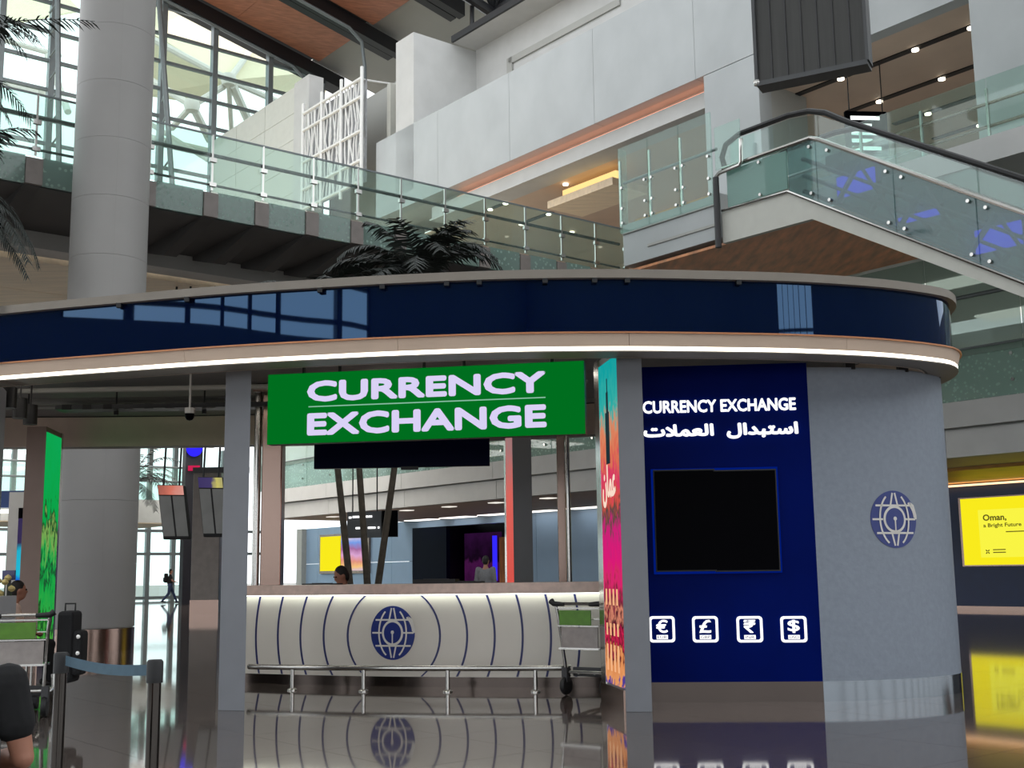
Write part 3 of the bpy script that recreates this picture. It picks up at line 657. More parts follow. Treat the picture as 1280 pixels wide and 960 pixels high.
# ================================================================== HANGING BOARD (seen from behind)
b0, b1 = PY(947, 105, 14.0), PY(1085, 76, 13.38); z0 = (b0.z+b1.z)/2; b0.z = b1.z = z0; ex = b1-b0; n_ = Vec((-ex.y, ex.x, 0)).normalized()
bd = thing('hanging_board', 'dark ribbed back of a large display hanging from the roof', 'display board', (b0+b1)/2)
MB().hexa(b0, ex, n_*.16, DZ*2.3).build('panel', M_board, bd)
for k in range(8): MB().hexa(b0+ex*(k/7)-ex*.006-n_*.02, ex*.012, n_*.03, DZ*2.3).build('rib', M_dgrey, bd)
MB().hexa(b0-n_*.05-DZ*.05, ex, n_*.26, DZ*.06).build('bottom_rail', M_screenback, bd); MB().lathe([(.001, -.05), (.04, -.03), (.05, 0), (.04, .03), (.001, .05)], b0-n_*.02, 10).build('corner_knob', M_steel, bd, True)
for t in (0, 1): MB().hexa(b0+ex*t-ex.normalized()*.02-n_*.05, ex.normalized()*.04, n_*.24, DZ*2.3).build('side_rail', M_screenback, bd)
for t in (.2, .8): MB().tube([b0+ex*t+n_*.08+DZ*2.3, b0+ex*t+n_*.08+DZ*19], .03, 6).build('hanger', M_black, bd, True)

# hanging flight information sign behind the escalator
h0 = W(24.6, 17.2, 11.65); hs = thing('hanging_sign', 'black hanging sign with white lit lines above the escalator', 'sign', h0)
p0, p1 = PU(1058, 138, 24.6), PU(1101, 150, 24.6)
c0 = PU(1060, 200, 24.6); h_ = p0.z-c0.z; ex = Vec((p1.x-p0.x, p1.y-p0.y, 0)); ex = W(24.6+.9, 17.3, 0)-W(24.6, 17.9, 0)
o_ = Vec((c0.x, c0.y, p0.z-1.15)); MB().hexa(o_, ex, Vec((-ex.y, ex.x, 0)).normalized()*.1, DZ*1.15).build('body', M_blackscr, hs)
for k in range(5): MB().hexa(o_+ex*.12-Vec((-ex.y, ex.x, 0)).normalized()*.01+DZ*(.92-k*.2), ex*(.7 if k % 2 == 0 else .5), Vec((-ex.y, ex.x, 0)).normalized()*.01, DZ*.1).build('text_line', E_white, hs)
for t in (.1, .9): MB().tube([o_+ex*t+DZ*1.15, Vec((o_.x+ex.x*t, o_.y+ex.y*t, 14.0))], .015, 6).build('rod', M_black, hs, True)
for k in range(9):
    for u in (29, 34): MB().ub(u-.5, u+.5, 6+k*5, 6+k*5+3, 8.84, 8.9).build('added_light_panel', emis('mezzanine_fill', (1, .97, .9, 1), 2.2), wm)  # glowing panels added to brighten the mezzanine behind its glass

# ================================================================== KIOSK CANOPY
CANOPY = [(-5.44, 12.51), (-4.12, 12.1), (-2.88, 11.74), (-1.88, 11.53), (-1.08, 11.39), (0, 11.28), (1.08, 11.3), (2.03, 11.42), (2.84, 11.56), (3.71, 11.83), (4.36, 12.17), (4.68, 12.45), (4.9, 12.95),
          (4.98, 13.7), (4.85, 14.8), (4.35, 16.2), (3.2, 17.6), (1.2, 18.7), (-1.8, 19.3), (-6, 19.5), (-10, 19.0), (-12.6, 17.4), (-11.9, 15.2), (-9, 13.7)]
cv = resample(cat_rom(CANOPY, 12, True), .16, True); cnm = normals2(cv, True)
cen = sum(cv, Vec())/len(cv)
if cnm[0].dot(cv[0]-cen) < 0: cnm = [-n for n in cnm]
ky = thing('kiosk_canopy', 'curved kiosk canopy with glossy navy band and glowing light strip', 'canopy', (-1, 15, 3.4))
def ring(name, prof, m, lo=0, hi=None, smooth=True):
    idx = list(range(lo, (hi if hi is not None else len(cv))+1)); return MB().sweep([cv[i % len(cv)] for i in idx], [cnm[i % len(cv)] for i in idx], prof).build(name, m, ky, smooth)
PN = 10  # curve steps per panel
for a in range(0, len(cv), PN):
    b = min(a+PN, len(cv))
    ring('navy_panel', [(-.10, 3.62), (-.04, 3.62), (-.04, 4.15), (-.10, 4.15)], M_navy, a, b)
PT = 14
for a in range(0, len(cv), PT):
    b = min(a+PT, len(cv)); idx = list(range(a, b+1))
    pc = [cv[i % len(cv)] for i in idx]; pn = [cnm[i % len(cv)] for i in idx]
    d = (pc[-1]-pc[-2]).normalized()*.004; pc[-1] = pc[-1]-d
    MB().sweep(pc, pn, [(-.06, 3.478), (.0, 3.478), (.03, 3.6), (-.06, 3.6)]).build('fascia_panel', M_tan, ky, True)
ring('orange_lit_edge', [(-.05, 3.6), (.05, 3.6), (.05, 3.615), (-.05, 3.62)], M_litedge)
ring('light_strip', [(-.06, 3.435), (.0, 3.435), (.0, 3.478), (-.06, 3.478)], E_strip)
ring('lip', [(-.34, 3.425), (.005, 3.425), (.005, 3.436), (-.34, 3.436)], M_cap)
ring('inner_fascia', [(-.36, 3.425), (-.32, 3.425), (-.32, 3.9), (-.36, 3.9)], mat('inner_fascia_tan', srgb(225, 205, 188), .5, noise=.04))
ring('cap', [(-.12, 4.15), (.03, 4.15), (.03, 4.235), (-.12, 4.235)], M_cap)
ring('backing', [(-.32, 3.44), (-.11, 3.44), (-.11, 4.16), (-.32, 4.16)], M_dgrey)
MB().prism([Vec((p.x-n.x*.3, p.y-n.y*.3, 3.92)) for p, n in zip(cv, cnm)], DZ*.06).build('ceiling_board', mat('kiosk_ceiling_grey', srgb(150, 150, 150), .7, noise=.05), ky)
MB().prism([Vec((p.x-n.x*.11, p.y-n.y*.11, 4.15)) for p, n in zip(cv, cnm)], DZ*.05).build('roof_board', M_cap, ky)
for x in (112, 228, 395, 470, 562, 598, 680, 735, 780, 923): # little fixings under the cap
    p = PZ(x, 352 if x > 300 else 368, 4.14); j = min(range(len(cv)), key=lambda i: (cv[i]-Vec((p.x, p.y, 0))).length)
    MB().box(cv[j]+cnm[j]*.0+DZ*4.13, .05, .05, .05).build('cap_fixing', M_black, ky)
# pipes, trays, spot lamps and camera under the canopy ceiling
for y0, y1, x0, x1, z, r_ in ((15.2, 15.0, -9.5, -2.4, 3.72, .035), (15.7, 15.5, -9.5, 1, 3.8, .025), (16.4, 16.3, -9.5, 1, 3.76, .05), (17.2, 17.2, -10, 2, 3.8, .03), (13.6, 13.3, -8, 3.5, 3.76, .03)):
    MB().tube([(x0, y0, z), (x1, y1, z)], r_, 8).build('ceiling_pipe', M_greyceil, ky, True)
MB().hexa((-6.2, 16.0, 3.6), (4.6, -.1, 0), (0, .35, 0), (0, 0, .06)).build('cable_tray', M_screenback, ky)
for k in range(16): MB().hexa((-6.1+k*.28, 15.98, 3.595), (.12, 0, 0), (0, .02, 0), (0, 0, .07)).build('tray_slot', M_black, ky)
for x in (-6.6, -5.4, -4.2, -3.1): MB().tube([(x, 16.1, 3.6), (x, 16.1, 3.92)], .012, 6).build('rod', M_black, ky, True); MB().box((x, 16.1, 3.56), .05, .05, .06).build('rod_clamp', M_black, ky)
for x, y, Y in ((12, 497, 14.2), (25, 510, 14.6), (38, 518, 15.0)):
    t_ = thing('spot_lamp', {12: 'leftmost', 25: 'middle', 38: 'rightmost'}[x]+' black cylinder spot lamp of three under the kiosk ceiling', 'lamp', PY(x, y, Y), 'track spots under the kiosk ceiling')
    p = PY(x, y, Y); MB().lathe([(.075, -.13), (.085, -.13), (.085, .12), (.02, .13)], p, 14).build('housing', M_rubber, t_, True); MB().lathe([(.001, -.11), (.07, -.11)], p, 14).build('lens', M_steel, t_, True)
    MB().tube([p+DZ*.12, Vec((p.x, p.y, 3.92))], .012, 6).build('stem', M_black, t_, True)
p = PY(237, 520, 14.8); t_ = thing('dome_camera', 'small white dome security camera under the kiosk ceiling', 'camera', p)
MB().lathe([(.06, .03), (.065, .1), (.02, .11)], p, 14).build('mount', M_white, t_, True); MB().lathe([(.001, -.06), (.035, -.05), (.055, -.02), (.06, .03)], p, 14).build('dome', M_blackscr, t_, True)
MB().tube([p+DZ*.1, Vec((p.x, p.y, 3.92))], .015, 6).build('stem', M_white, t_, True)

for x, y in ((-7.6, 14.6), (-6.2, 14.2), (-4.8, 13.9), (-3.6, 13.6), (-1.6, 13.3), (0, 13.1), (2.4, 13.3), (-1.6, 15.6), (.2, 15.4)):
    MB().box((x, y, 3.9), .6, .3, .03).build('added_kiosk_light', emis('kiosk_fill', (1, .93, .82, 1), 7.0), ky)  # lamps added out of sight to lift the dark kiosk interior
# ================================================================== KIOSK PILLARS
def pillar(label, A, B, ey, led=None, side='L', steel=True, m=M_pillar, z1=3.56, frame=.22):
    A, B, ey = Vec((*A, 0)), Vec((*B, 0)), Vec((*ey, 0)); ex = B-A
    t_ = thing('kiosk_pillar', label, 'pillar', (A+B)/2+ey*.5)
    MB().hexa(A+DZ*.0, ex, ey, DZ*z1).build('body', m, t_, bevel=.004)
    if led:
        o_ = A-ex.normalized()*.012 if side == 'L' else B+ex.normalized()*.0
        MB().hexa(o_+ey*.0+DZ*.22, ex.normalized()*.012, ey*(1-frame), DZ*(z1-.30)).build('led_screen', led, t_)
        MB().hexa((A-ex.normalized()*.014 if side == 'L' else B)+ey*(1-frame), ex.normalized()*.014, ey*frame, DZ*z1).build('steel_corner', M_steel, t_)
        MB().hexa((A-ex.normalized()*.02 if side == 'L' else B), ex.normalized()*.02, ey, DZ*.2).build('plinth', M_steelw, t_)
    return t_
pic('led_city', [(0.0, srgb(70, 50, 150)), (.06, srgb(90, 70, 160)), (.075, srgb(250, 170, 110)), (.15, srgb(240, 150, 90)), (.165, srgb(90, 30, 40)), (.2, srgb(230, 40, 90)), (.24, srgb(60, 20, 40)), (.27, srgb(240, 150, 120)), (.3, srgb(120, 40, 60)),
                 (.36, srgb(230, 50, 110)), (.42, srgb(240, 30, 130)), (.5, srgb(220, 40, 130)), (.55, srgb(90, 80, 70)), (.60, srgb(235, 90, 80)), (.66, srgb(235, 60, 110)), (.72, srgb(240, 120, 90)), (.80, srgb(240, 150, 110)), (.86, srgb(60, 190, 180)), (1, srgb(20, 175, 175))],
    'Z', .29, 0, .24, 13, .8, (1, 1, .6))
pic('led_green_leaf', [(0, srgb(190, 220, 90)), (.2, srgb(90, 210, 80)), (.27, srgb(30, 70, 40)), (.31, srgb(60, 215, 90)), (.42, srgb(30, 205, 90)), (.46, srgb(40, 90, 60)), (.5, srgb(30, 210, 95)), (.6, srgb(160, 215, 110)), (.64, srgb(40, 80, 50)), (.68, srgb(20, 210, 95)), (1, srgb(20, 215, 110))], 'Z', .25, .1, .45, 7, .55, (1, 1, .6))
pic('led_coral', [(0, srgb(200, 170, 150)), (.3, srgb(235, 90, 80)), (.7, srgb(240, 110, 100)), (1, srgb(170, 130, 130))], 'Z', .3, 0, .2, 5, .8)
pic('led_cyan', [(0, srgb(40, 220, 230)), (.25, srgb(40, 70, 230)), (.5, srgb(30, 60, 220)), (.6, srgb(40, 200, 230)), (.9, srgb(40, 190, 220)), (1, srgb(60, 50, 90))], 'Z', .4, 0, .15, 4, .8)
rp_ = pillar('grey kiosk pillar with a colourful city picture on its side screen', (1.05, 11.79), (1.30, 11.76), (-.15, .95), MATS['led_city'])
# the Arabic word and caption rows on the side screen
rp_ = next(c for c in rp_.children if c.name.startswith('led_screen')); ez = Vec((.15, -.95, 0)).normalized(); sA = Vec((1.05, 11.79, 0))-Vec((.25, -.03, 0)).normalized()*.016
lettering('\ufee5\ufe8e\ufee4\ufecb', sA-ez*.66+DZ*1.98, ez*.56, DZ*.44, emis('led_warm_white', srgb(255, 225, 205), .95), rp_, 'caption', .012, .002)
for z, h in ((1.0, .16), (.70, .12), (.35, .26)):
    for q in range(4): MB().hexa(sA-ez*(.64-q*.15)+DZ*z-Vec((.25, -.03, 0)).normalized()*.003, ez*.06, Vec((.25, -.03, 0)).normalized()*.002, DZ*h).build('caption_bar', emis('led_warm_orange', srgb(255, 190, 140), .9), rp_)
for k, (q, z0, z1, w_) in enumerate(((.40, 2.42, 2.95, .1), (.40, 2.95, 3.16, .05), (.40, 3.16, 3.3, .02))):   # tower silhouette on the screen
    MB().hexa(sA-ez*(.36+w_)+DZ*z0-Vec((.25, -.03, 0)).normalized()*.003, ez*w_*1.6, Vec((.25, -.03, 0)).normalized()*.002, DZ*(z1-z0)).build('picture_tower', emis('picture_dark', srgb(40, 60, 66), .7), rp_)
pillar('plain grey kiosk pillar left of the counter', (-3.02, 12.42), (-2.73, 12.32), (-.2, .9))
pillar('grey kiosk pillar cut by the left edge of the picture', (-6.12, 13.32), (-5.80, 13.2), (-.25, .9))
pillar('brownish rear kiosk pillar with a green leaf screen', (-7.18, 17.5), (-6.89, 17.5), (-.12, .95), MATS['led_green_leaf'], 'R', frame=.1, m=mat('warm_pillar', srgb(150, 126, 116), .45, noise=.04))
pillar('rear kiosk pillar with a coral red side screen behind the counter', (-.01, 17.5), (.27, 17.5), (-.12, .95), MATS['led_coral'])
pp = thing('steel_post', 'pair of shiny steel posts behind the right end of the counter', 'post', (.66, 16, 0))
MB().box((.64, 16, 1.95), .11, .1, 3.9).build('post', M_steelw, pp, bevel=.01); MB().tube([(.73, 15.95, 0), (.73, 15.95, 3.9)], .03, 10).build('tube', M_steel, pp, True)
sp_ = thing('steel_column', 'square bronze steel column with a thin bright tube left of the green sign', 'column', (-3.24, 16.1, 0))
MB().box((-3.24, 16.1, 1.95), .27, .27, 3.9).build('column_body', M_steelw, sp_, bevel=.015); MB().tube([(-3.45, 16.05, 0), (-3.45, 16.05, 3.8)], .05, 12).build('tube', M_steel, sp_, True); MB().box((-3.35, 16.07, 3.85), .32, .22, .1).build('head_plate', M_steelw, sp_)

# ================================================================== KIOSK SIGN WALL
A, B = Vec((1.02, 12.63, 0)), Vec((3.12, 12.45, 0)); ex = (B-A).normalized(); nf = Vec((ex.y, -ex.x, 0))  # nf faces the camera
kw = thing('sign_wall', 'navy blue sign wall with lit currency exchange lettering', 'sign wall', (A+B)/2+DZ*0)
MB().hexa(A+DZ*.2, B-A, -nf*.2, DZ*3.29).build('navy_panel', M_navyw, kw); MB().hexa(A+DZ*0+nf*.004, B-A, -nf*.18, DZ*.2).build('steel_plinth', M_plinth, kw)
def onwall(x, y, z=None):   # a point of the photo taken onto the wall plane
    d = ray(x, y); t = (A-CAM).dot(nf)/d.dot(nf); return CAM+d*t
E_let = emis('sign_letters', (1, 1, 1, 1), 1.25)
def onrect(x0, y0, x1, y1):
    a = onwall(x0, y1); b = onwall(x1, y0); s = (b-a).dot(ex); return a+nf*.002, ex*s, DZ*(b.z-a.z)
lettering('CURRENCY EXCHANGE', *onrect(803.5, 497, 994, 517.5), E_let, kw, 'letter', .0045, .025, True)
o_, a_, b_ = onrect(804.5, 527, 997, 551)
lettering('\ufe95\ufefc\ufee4\ufecc\ufedf\ufe8d  \ufedd\ufe8d\ufeaa\ufe92\ufe98\ufeb3\ufe8d', o_, a_, b_, E_let, kw, 'arabic_letter', .009, .025, True)
for k, (cx, ch, code) in enumerate(((827.5, '€', 'EUR'), (881.5, '£', 'GBP'), (937, '₹', 'INR'), (992, '$', 'USD'))):
    o_, a_, b_ = onrect(cx-15.5, 770, cx+15.5, 803); w_, h_ = a_.length, b_.length
    pts = []; 
    def rr(w, h, r, off):
        out = []
        for qx, qy, a0 in ((w-r, h-r, 0), (r, h-r, 90), (r, r, 180), (w-r, r, 270)):
            for t in range(0, 91, 18): out.append((qx+r*math.cos(math.radians(a0+t))+off, qy+r*math.sin(math.radians(a0+t))+off))
        return out
    outp = rr(w_, h_, .035, 0); inp = rr(w_-.05, h_-.05, .022, .025); n = len(outp); b = MB()
    mk = lambda p, d: o_+ex*p[0]+DZ*p[1]+nf*d
    vv = [mk(p, .02) for p in outp]+[mk(p, .02) for p in inp]+[mk(p, 0) for p in outp]+[mk(p, 0) for p in inp]
    ff = []
    for i in range(n):
        j = (i+1) % n; ff += [(i, j, n+j, n+i), (2*n+i, 2*n+j, j, i), (n+i, n+j, 3*n+j, 3*n+i)]
    fr = b.add(vv, ff).build('currency_frame', E_let, kw)
    lettering(ch, o_+ex*(w_*.27)+DZ*(h_*.36), ex*(w_*.46), DZ*(h_*.5), E_let, fr, 'currency_symbol', .0035, .015)
    pl = MB().hexa(o_+ex*(w_*.28)+DZ*(h_*.12)+nf*.001, ex*(w_*.44), nf*.008, DZ*(h_*.16)).build('code_plate', E_let, fr)
    lettering(code, o_+ex*(w_*.32)+DZ*(h_*.145)+nf*.009, ex*(w_*.36), DZ*(h_*.11), M_navyw, fr, 'currency_code', 0, .002)
# two dark monitors
for k, (x0, x1) in enumerate(((820, 892.5), (894, 969))):
    o_, a_, b_ = onrect(x0, 586.5, x1, 715); mo = thing('monitor', ('left' if k == 0 else 'right')+' of the two black monitors on the navy wall', 'monitor', o_+a_*.5, 'monitors on the navy wall'); o_ = o_+nf*.012
    MB().hexa(o_, a_, nf*.05, b_).build('casing', M_rubber, mo, bevel=.004); MB().hexa(o_+a_*.02+b_*.015+nf*.05, a_*.96, nf*.003, b_*.97).build('screen', M_blackscr, mo)
o_, a_, b_ = onrect(817.5, 583.5, 971.5, 718); b = MB(); b.hexa(o_, a_, nf*.01, b_); b.build('monitor_recess', E_edge, kw)

# ================================================================== LOGO BUILDER (globe mark)
def globe(P, parent, r_x, r_y):
    """P(a,b) gives the surface point for logo coordinates a,b in -1..1 ; d is the lift off the surface"""
    root_ = parent
    def disc(name, cx, cy, rx, ry, m, d, a0=0, a1=360, inner=0.0):
        n = 48; b = MB(); vv = []; ff = []; full = a1-a0 >= 360; k = n if full else n+1
        for i in range(k):
            t = math.radians(a0+(a1-a0)*i/n); vv += [P(cx+rx*inner*math.cos(t), cy+ry*inner*math.sin(t), d), P(cx+rx*math.cos(t), cy+ry*math.sin(t), d), P(cx+rx*math.cos(t), cy+ry*math.sin(t), d-.004)]
        for i in range(n):
            j = (i+1) % k; ff += [(3*i, 3*i+1, 3*j+1, 3*j), (3*i+1, 3*i+2, 3*j+2, 3*j+1)]
        return b.add(vv, ff).build(name, m, root_ if name == 'logo_disc' else parent)
    parent = disc('logo_disc', 0, 0, 1, 1, M_logo, .006)
    def bar(pts, wd, name='logo_line', m=M_logow, d=.009):
        b = MB(); L_ = []; R_ = []
        for i, (x, y) in enumerate(pts):
            x2, y2 = pts[min(i+1, len(pts)-1)]; x1, y1 = pts[max(i-1, 0)]; tx, ty = x2-x1, y2-y1; l = math.hypot(tx*r_x, ty*r_y) or 1
            nx, ny = -ty*r_y/l*wd/r_x, tx*r_x/l*wd/r_y; L_.append(P(x+nx, y+ny, d)); R_.append(P(x-nx, y-ny, d))
        n = len(pts); b.add(L_+R_, [(i, i+1, n+i+1, n+i) for i in range(n-1)]); return b.build(name, m, parent)
    wd = r_x*.035
    for s in (1, -1): bar([(-.78+.1*i, s*.48) for i in range(17)], wd)
    bar([(-.93, 0), (-.5, 0)], wd); bar([(.45, 0), (.95, 0)], wd)
    for s in (-1, 1):
        bar([(s*.62*math.cos(math.radians(t)), .93*math.sin(math.radians(t))) for t in range(-62, 63, 6)], wd)
        bar([(s*.05, .92), (s*.16, .45)], wd); bar([(s*.05, -.92), (s*.16, -.45)], wd)
    bar([(.92*math.cos(math.radians(t)), .8*math.sin(math.radians(t))) for t in range(4, 52, 6)], wd*1.2)
    disc('logo_ring', 0, 0, .48, .48, M_logow, .011); disc('logo_eye', 0, 0, .39, .39, M_logo, .013)
    bar([(0, .02), (0, -.45)], wd*.8, 'logo_keyhole', M_logow, .015); disc('logo_keyhole', 0, .02, .07, .07, M_logow, .016)
    MB().add([P(.70, .62, .012), P(.9, .5, .012), P(1.01, .15, .012), P(1.01, -.0, .012), P(.92, -.0, .012), P(.84, .4, .012)], [(0, 1, 2, 3, 4, 5)]).build('logo_gap', M_logow, parent)

# ================================================================== CURVED GREY END WALL
GW = [(3.12, 12.45), (3.55, 12.49), (4.05, 12.63), (4.45, 12.85), (4.75, 13.12), (4.9, 13.5), (4.97, 14.1), (4.9, 15), (4.6, 16.0), (4.0, 16.9)]
gc = resample(cat_rom(GW, 14), .1); gn = normals2(gc)
if gn[3].y > 0: gn = [-n for n in gn]
gw = thing('curved_end_wall', 'curved pale grey end wall of the kiosk with globe logo', 'wall panel', (4.2, 13, 0))
ie = next(i for i, p in enumerate(gc) if p.y > 13.2)
MB().sweep(gc[:ie+1], gn[:ie+1], [(0, .2), (0, 3.44), (-.08, 3.44), (-.08, .2)]).build('grey_panel', M_greywall, gw, True)
MB().sweep(gc[:ie+1], gn[:ie+1], [(.003, 0), (.003, .2), (-.08, .2), (-.08, 0)]).build('steel_plinth', M_plinth2, gw, True)
MB().sweep(gc[ie:], gn[ie:], [(0, 0), (0, 3.44), (-.08, 3.44), (-.08, 0)]).build('steel_end_panel', M_steel, gw, True)
for i in (5, 12, 19): MB().box(gc[i]-gn[i]*.05+DZ*3.6, .1, .1, .36).build('hanger_bracket', M_black, gw)
# logo centre: ray onto the wall curve
def arc_at(curve, px, py):
    d = ray(px, py); best = None
    for i in range(len(curve)-1):
        p, q = curve[i], curve[i+1]; c1 = p.x*d.y-p.y*d.x; c2 = q.x*d.y-q.y*d.x
        if (c1 <= 0) != (c2 <= 0):
            t = c1/(c1-c2); h = p.lerp(q, t); return i+t, CAM.z+d.z*h.y/d.y
gi, gz = arc_at(gc, 1118, 649); gs = (gc[1]-gc[0]).length
def Pg(a, b, d):
    s = gi+a*.29/gs; i = max(0, min(len(gc)-2, int(s))); p = gc[i].lerp(gc[i+1], s-i); n = gn[i].lerp(gn[i+1], s-i); return Vec((p.x, p.y, gz+b*.30))+n*d
globe(Pg, gw, .29, .30)

# ================================================================== GREEN LED SIGN AND INNER SCREEN
gA, gB = Vec((-2.64, 12.75, 0)), Vec((.745, 12.14, 0)); ex = gB-gA; n_ = Vec((ex.y, -ex.x, 0)).normalized(); GZ0, GZ1 = 2.73, 3.49
sg = thing('led_sign', 'bright green led sign reading currency exchange over the counter', 'sign', (gA+gB)/2+DZ*GZ0)
MB().hexa(gA+DZ*GZ0, ex, -n_*.14, DZ*(GZ1-GZ0)).build('casing', M_dgrey, sg); MB().hexa(gA+DZ*GZ0+n_*.002, ex, -n_*.004+n_*.008, DZ*(GZ1-GZ0)).build('screen', E_green, sg)
def onsign(x, y): d = ray(x, y); t = (gA-CAM).dot(n_)/d.dot(n_); return CAM+d*t
exn = ex.normalized()
def srect(x0, yb, x1, yt): a = onsign(x0, yb); b = onsign(x1, yt); return a+n_*.007, exn*((b-a).dot(exn)), DZ*(b.z-a.z)
lettering('CURRENCY', *srect(384, 503, 682, 463.5), E_lilac, sg, 'lettering', .016, .003)
lettering('EXCHANGE', *srect(384, 545, 683, 505), E_lilac, sg, 'lettering', .016, .003)
a = onsign(386, 507); b = onsign(682, 498.5); MB().hexa(Vec((a.x, a.y, (a.z+b.z)/2-.006))+n_*.007, exn*((b-a).dot(exn)), n_*.002, DZ*.012).build('divider_line', E_pale, sg)
for t in (.11, .5, .9): MB().tube([gA+ex*t-n_*.07+DZ*GZ1, gA+ex*t-n_*.07+DZ*3.92], .02, 6).build('hanger', M_black, sg, True)
a = PY(390, 548, 14.0); b = PY(612, 577, 14.0); ns = thing('inner_screen', 'dark navy display hanging under the green sign', 'display', Vec(((a.x+b.x)/2, 14, b.z)))
MB().hexa((a.x, 14.15, 2.585), (b.x-a.x, -.12, 0), (0, .1, 0), (0, 0, .6)).build('panel', M_navyscr, ns, bevel=.006)
for x in (a.x+.3, b.x-.3): MB().tube([(x, 14.15, 3.18), (x, 14.15, 3.92)], .02, 6).build('hanger', M_black, ns, True)
MB().hexa((a.x+1.05, 14.0, 2.55), (.2, 0, 0), (0, .08, 0), (0, 0, .035)).build('sensor_bar', M_rubber, ns)

# ================================================================== SERVICE COUNTER
CP = [(-3.62, 15.6), (-3.35, 15.43), (-2.2, 14.93), (-1.1, 14.58), (.14, 14.32), (.93, 14.24), (1.5, 14.25)]
kc = resample(cat_rom(CP, 14), .06); kn = normals2(kc)
if kn[3].y > 0: kn = [-n for n in kn]
co = thing('service_counter', 'white curved service counter with navy arc inlays and stone ledge', 'counter', (-1, 14.9, 0))
MB().sweep(kc, kn, [(0, .12), (0, 1.085), (-.45, 1.085), (-.45, .12)]).build('front_panel', M_counter, co, True)
MB().sweep(kc, kn, [(-.05, 0), (-.05, .12), (-.45, .12), (-.45, 0)]).build('steel_plinth', M_plinth, co, True)
MB().sweep(kc, kn, [(.13, 1.09), (.13, 1.215), (-.5, 1.215), (-.5, 1.09)]).build('ledge', M_ledge, co, True)
MB().sweep(kc, kn, [(.02, 1.082), (.07, 1.082), (.07, 1.09), (.02, 1.09)]).build('glow_strip', E_counter, co)
ks = (kc[1]-kc[0]).length; li, lz = arc_at(kc, 491, 793); li0 = li; lz = .6
def Pk(s, z, d):
    q = max(0, min(len(kc)-1.001, li0+s/ks)); i = int(q); p = kc[i].lerp(kc[i+1], q-i); n = kn[i].lerp(kn[i+1], q-i); return Vec((p.x, p.y, z))+n*d
for k in range(10):
    R_ = .60+.335*k
    for s in (-1, 1):
        if s == 1 and k > 6: continue
        b = MB(); L_ = []; zs = [.125+(1.08-.125)*i/16 for i in range(17)]; w_ = .013
        vv = []
        for z in zs:
            x = s*math.sqrt(max(.0001, R_*R_-(z-lz)**2)); vv += [Pk(x-w_, z, .004), Pk(x+w_, z, .004), Pk(x+w_, z, -.01), Pk(x-w_, z, -.01)]
        ff = []
        for i in range(16):
            for q in range(4): ff.append((4*i+q, 4*i+(q+1) % 4, 4*i+4+(q+1) % 4, 4*i+4+q))
        b.add(vv, ff).build('arc_inlay', M_inlay, co)
globe(lambda a, b, d: Pk(a*.285, .635+b*.32, d), co, .285, .32)
# foot rail
rc_ = resample(cat_rom([(-3.2, 14.63), (-3.0, 14.54), (-2.0, 14.22), (-.78, 13.95), (.27, 13.8), (.62, 13.78)], 12), .1)
fr = thing('foot_rail', 'polished steel foot rail in front of the counter', 'rail', (-1.2, 14, 0))
MB().tube([p+DZ*.265 for p in rc_], .032, 10).build('rail', M_steel, fr, True)
for x in (364, 452, 560, 675):
    p = PZ(x, 864); q = min(rc_, key=lambda c: abs(c.x/c.y-p.x/p.y)); MB().tube([q+DZ*.01, q+DZ*.26], .025, 10).build('post', M_steel, fr, True); MB().lathe([(.06, 0), (.06, .012), (.03, .03)], q, 14).build('flange', M_steel, fr, True)
# things on the counter ledge
for nm, lb, px, wd, hh in (('monitor', 'low black monitor edge behind the counter right of the clerk', 535, .55, .05), ('keyboard_tray', 'flat black tray on the counter ledge below the dark doorway', 570, .5, .02), ('laptop', 'thin dark laptop edge at the left of the counter ledge', 385, .5, .015)):
    q = arc_at(kc, px, 730)[0]; p = kc[int(q)]-kn[int(q)]*.36; t_ = thing(nm, lb, nm.split('_')[0], p+DZ*1.215)
    a = math.atan2(kn[int(q)].x*-1, kn[int(q)].y)+math.pi
    MB().box(p+DZ*(1.215+hh/2), wd, .18, hh, a).build('body', M_rubber, t_, bevel=.003); MB().box(p+DZ*(1.218+hh), wd*.6, .02, .006, a).build('hinge', M_dgrey, t_)

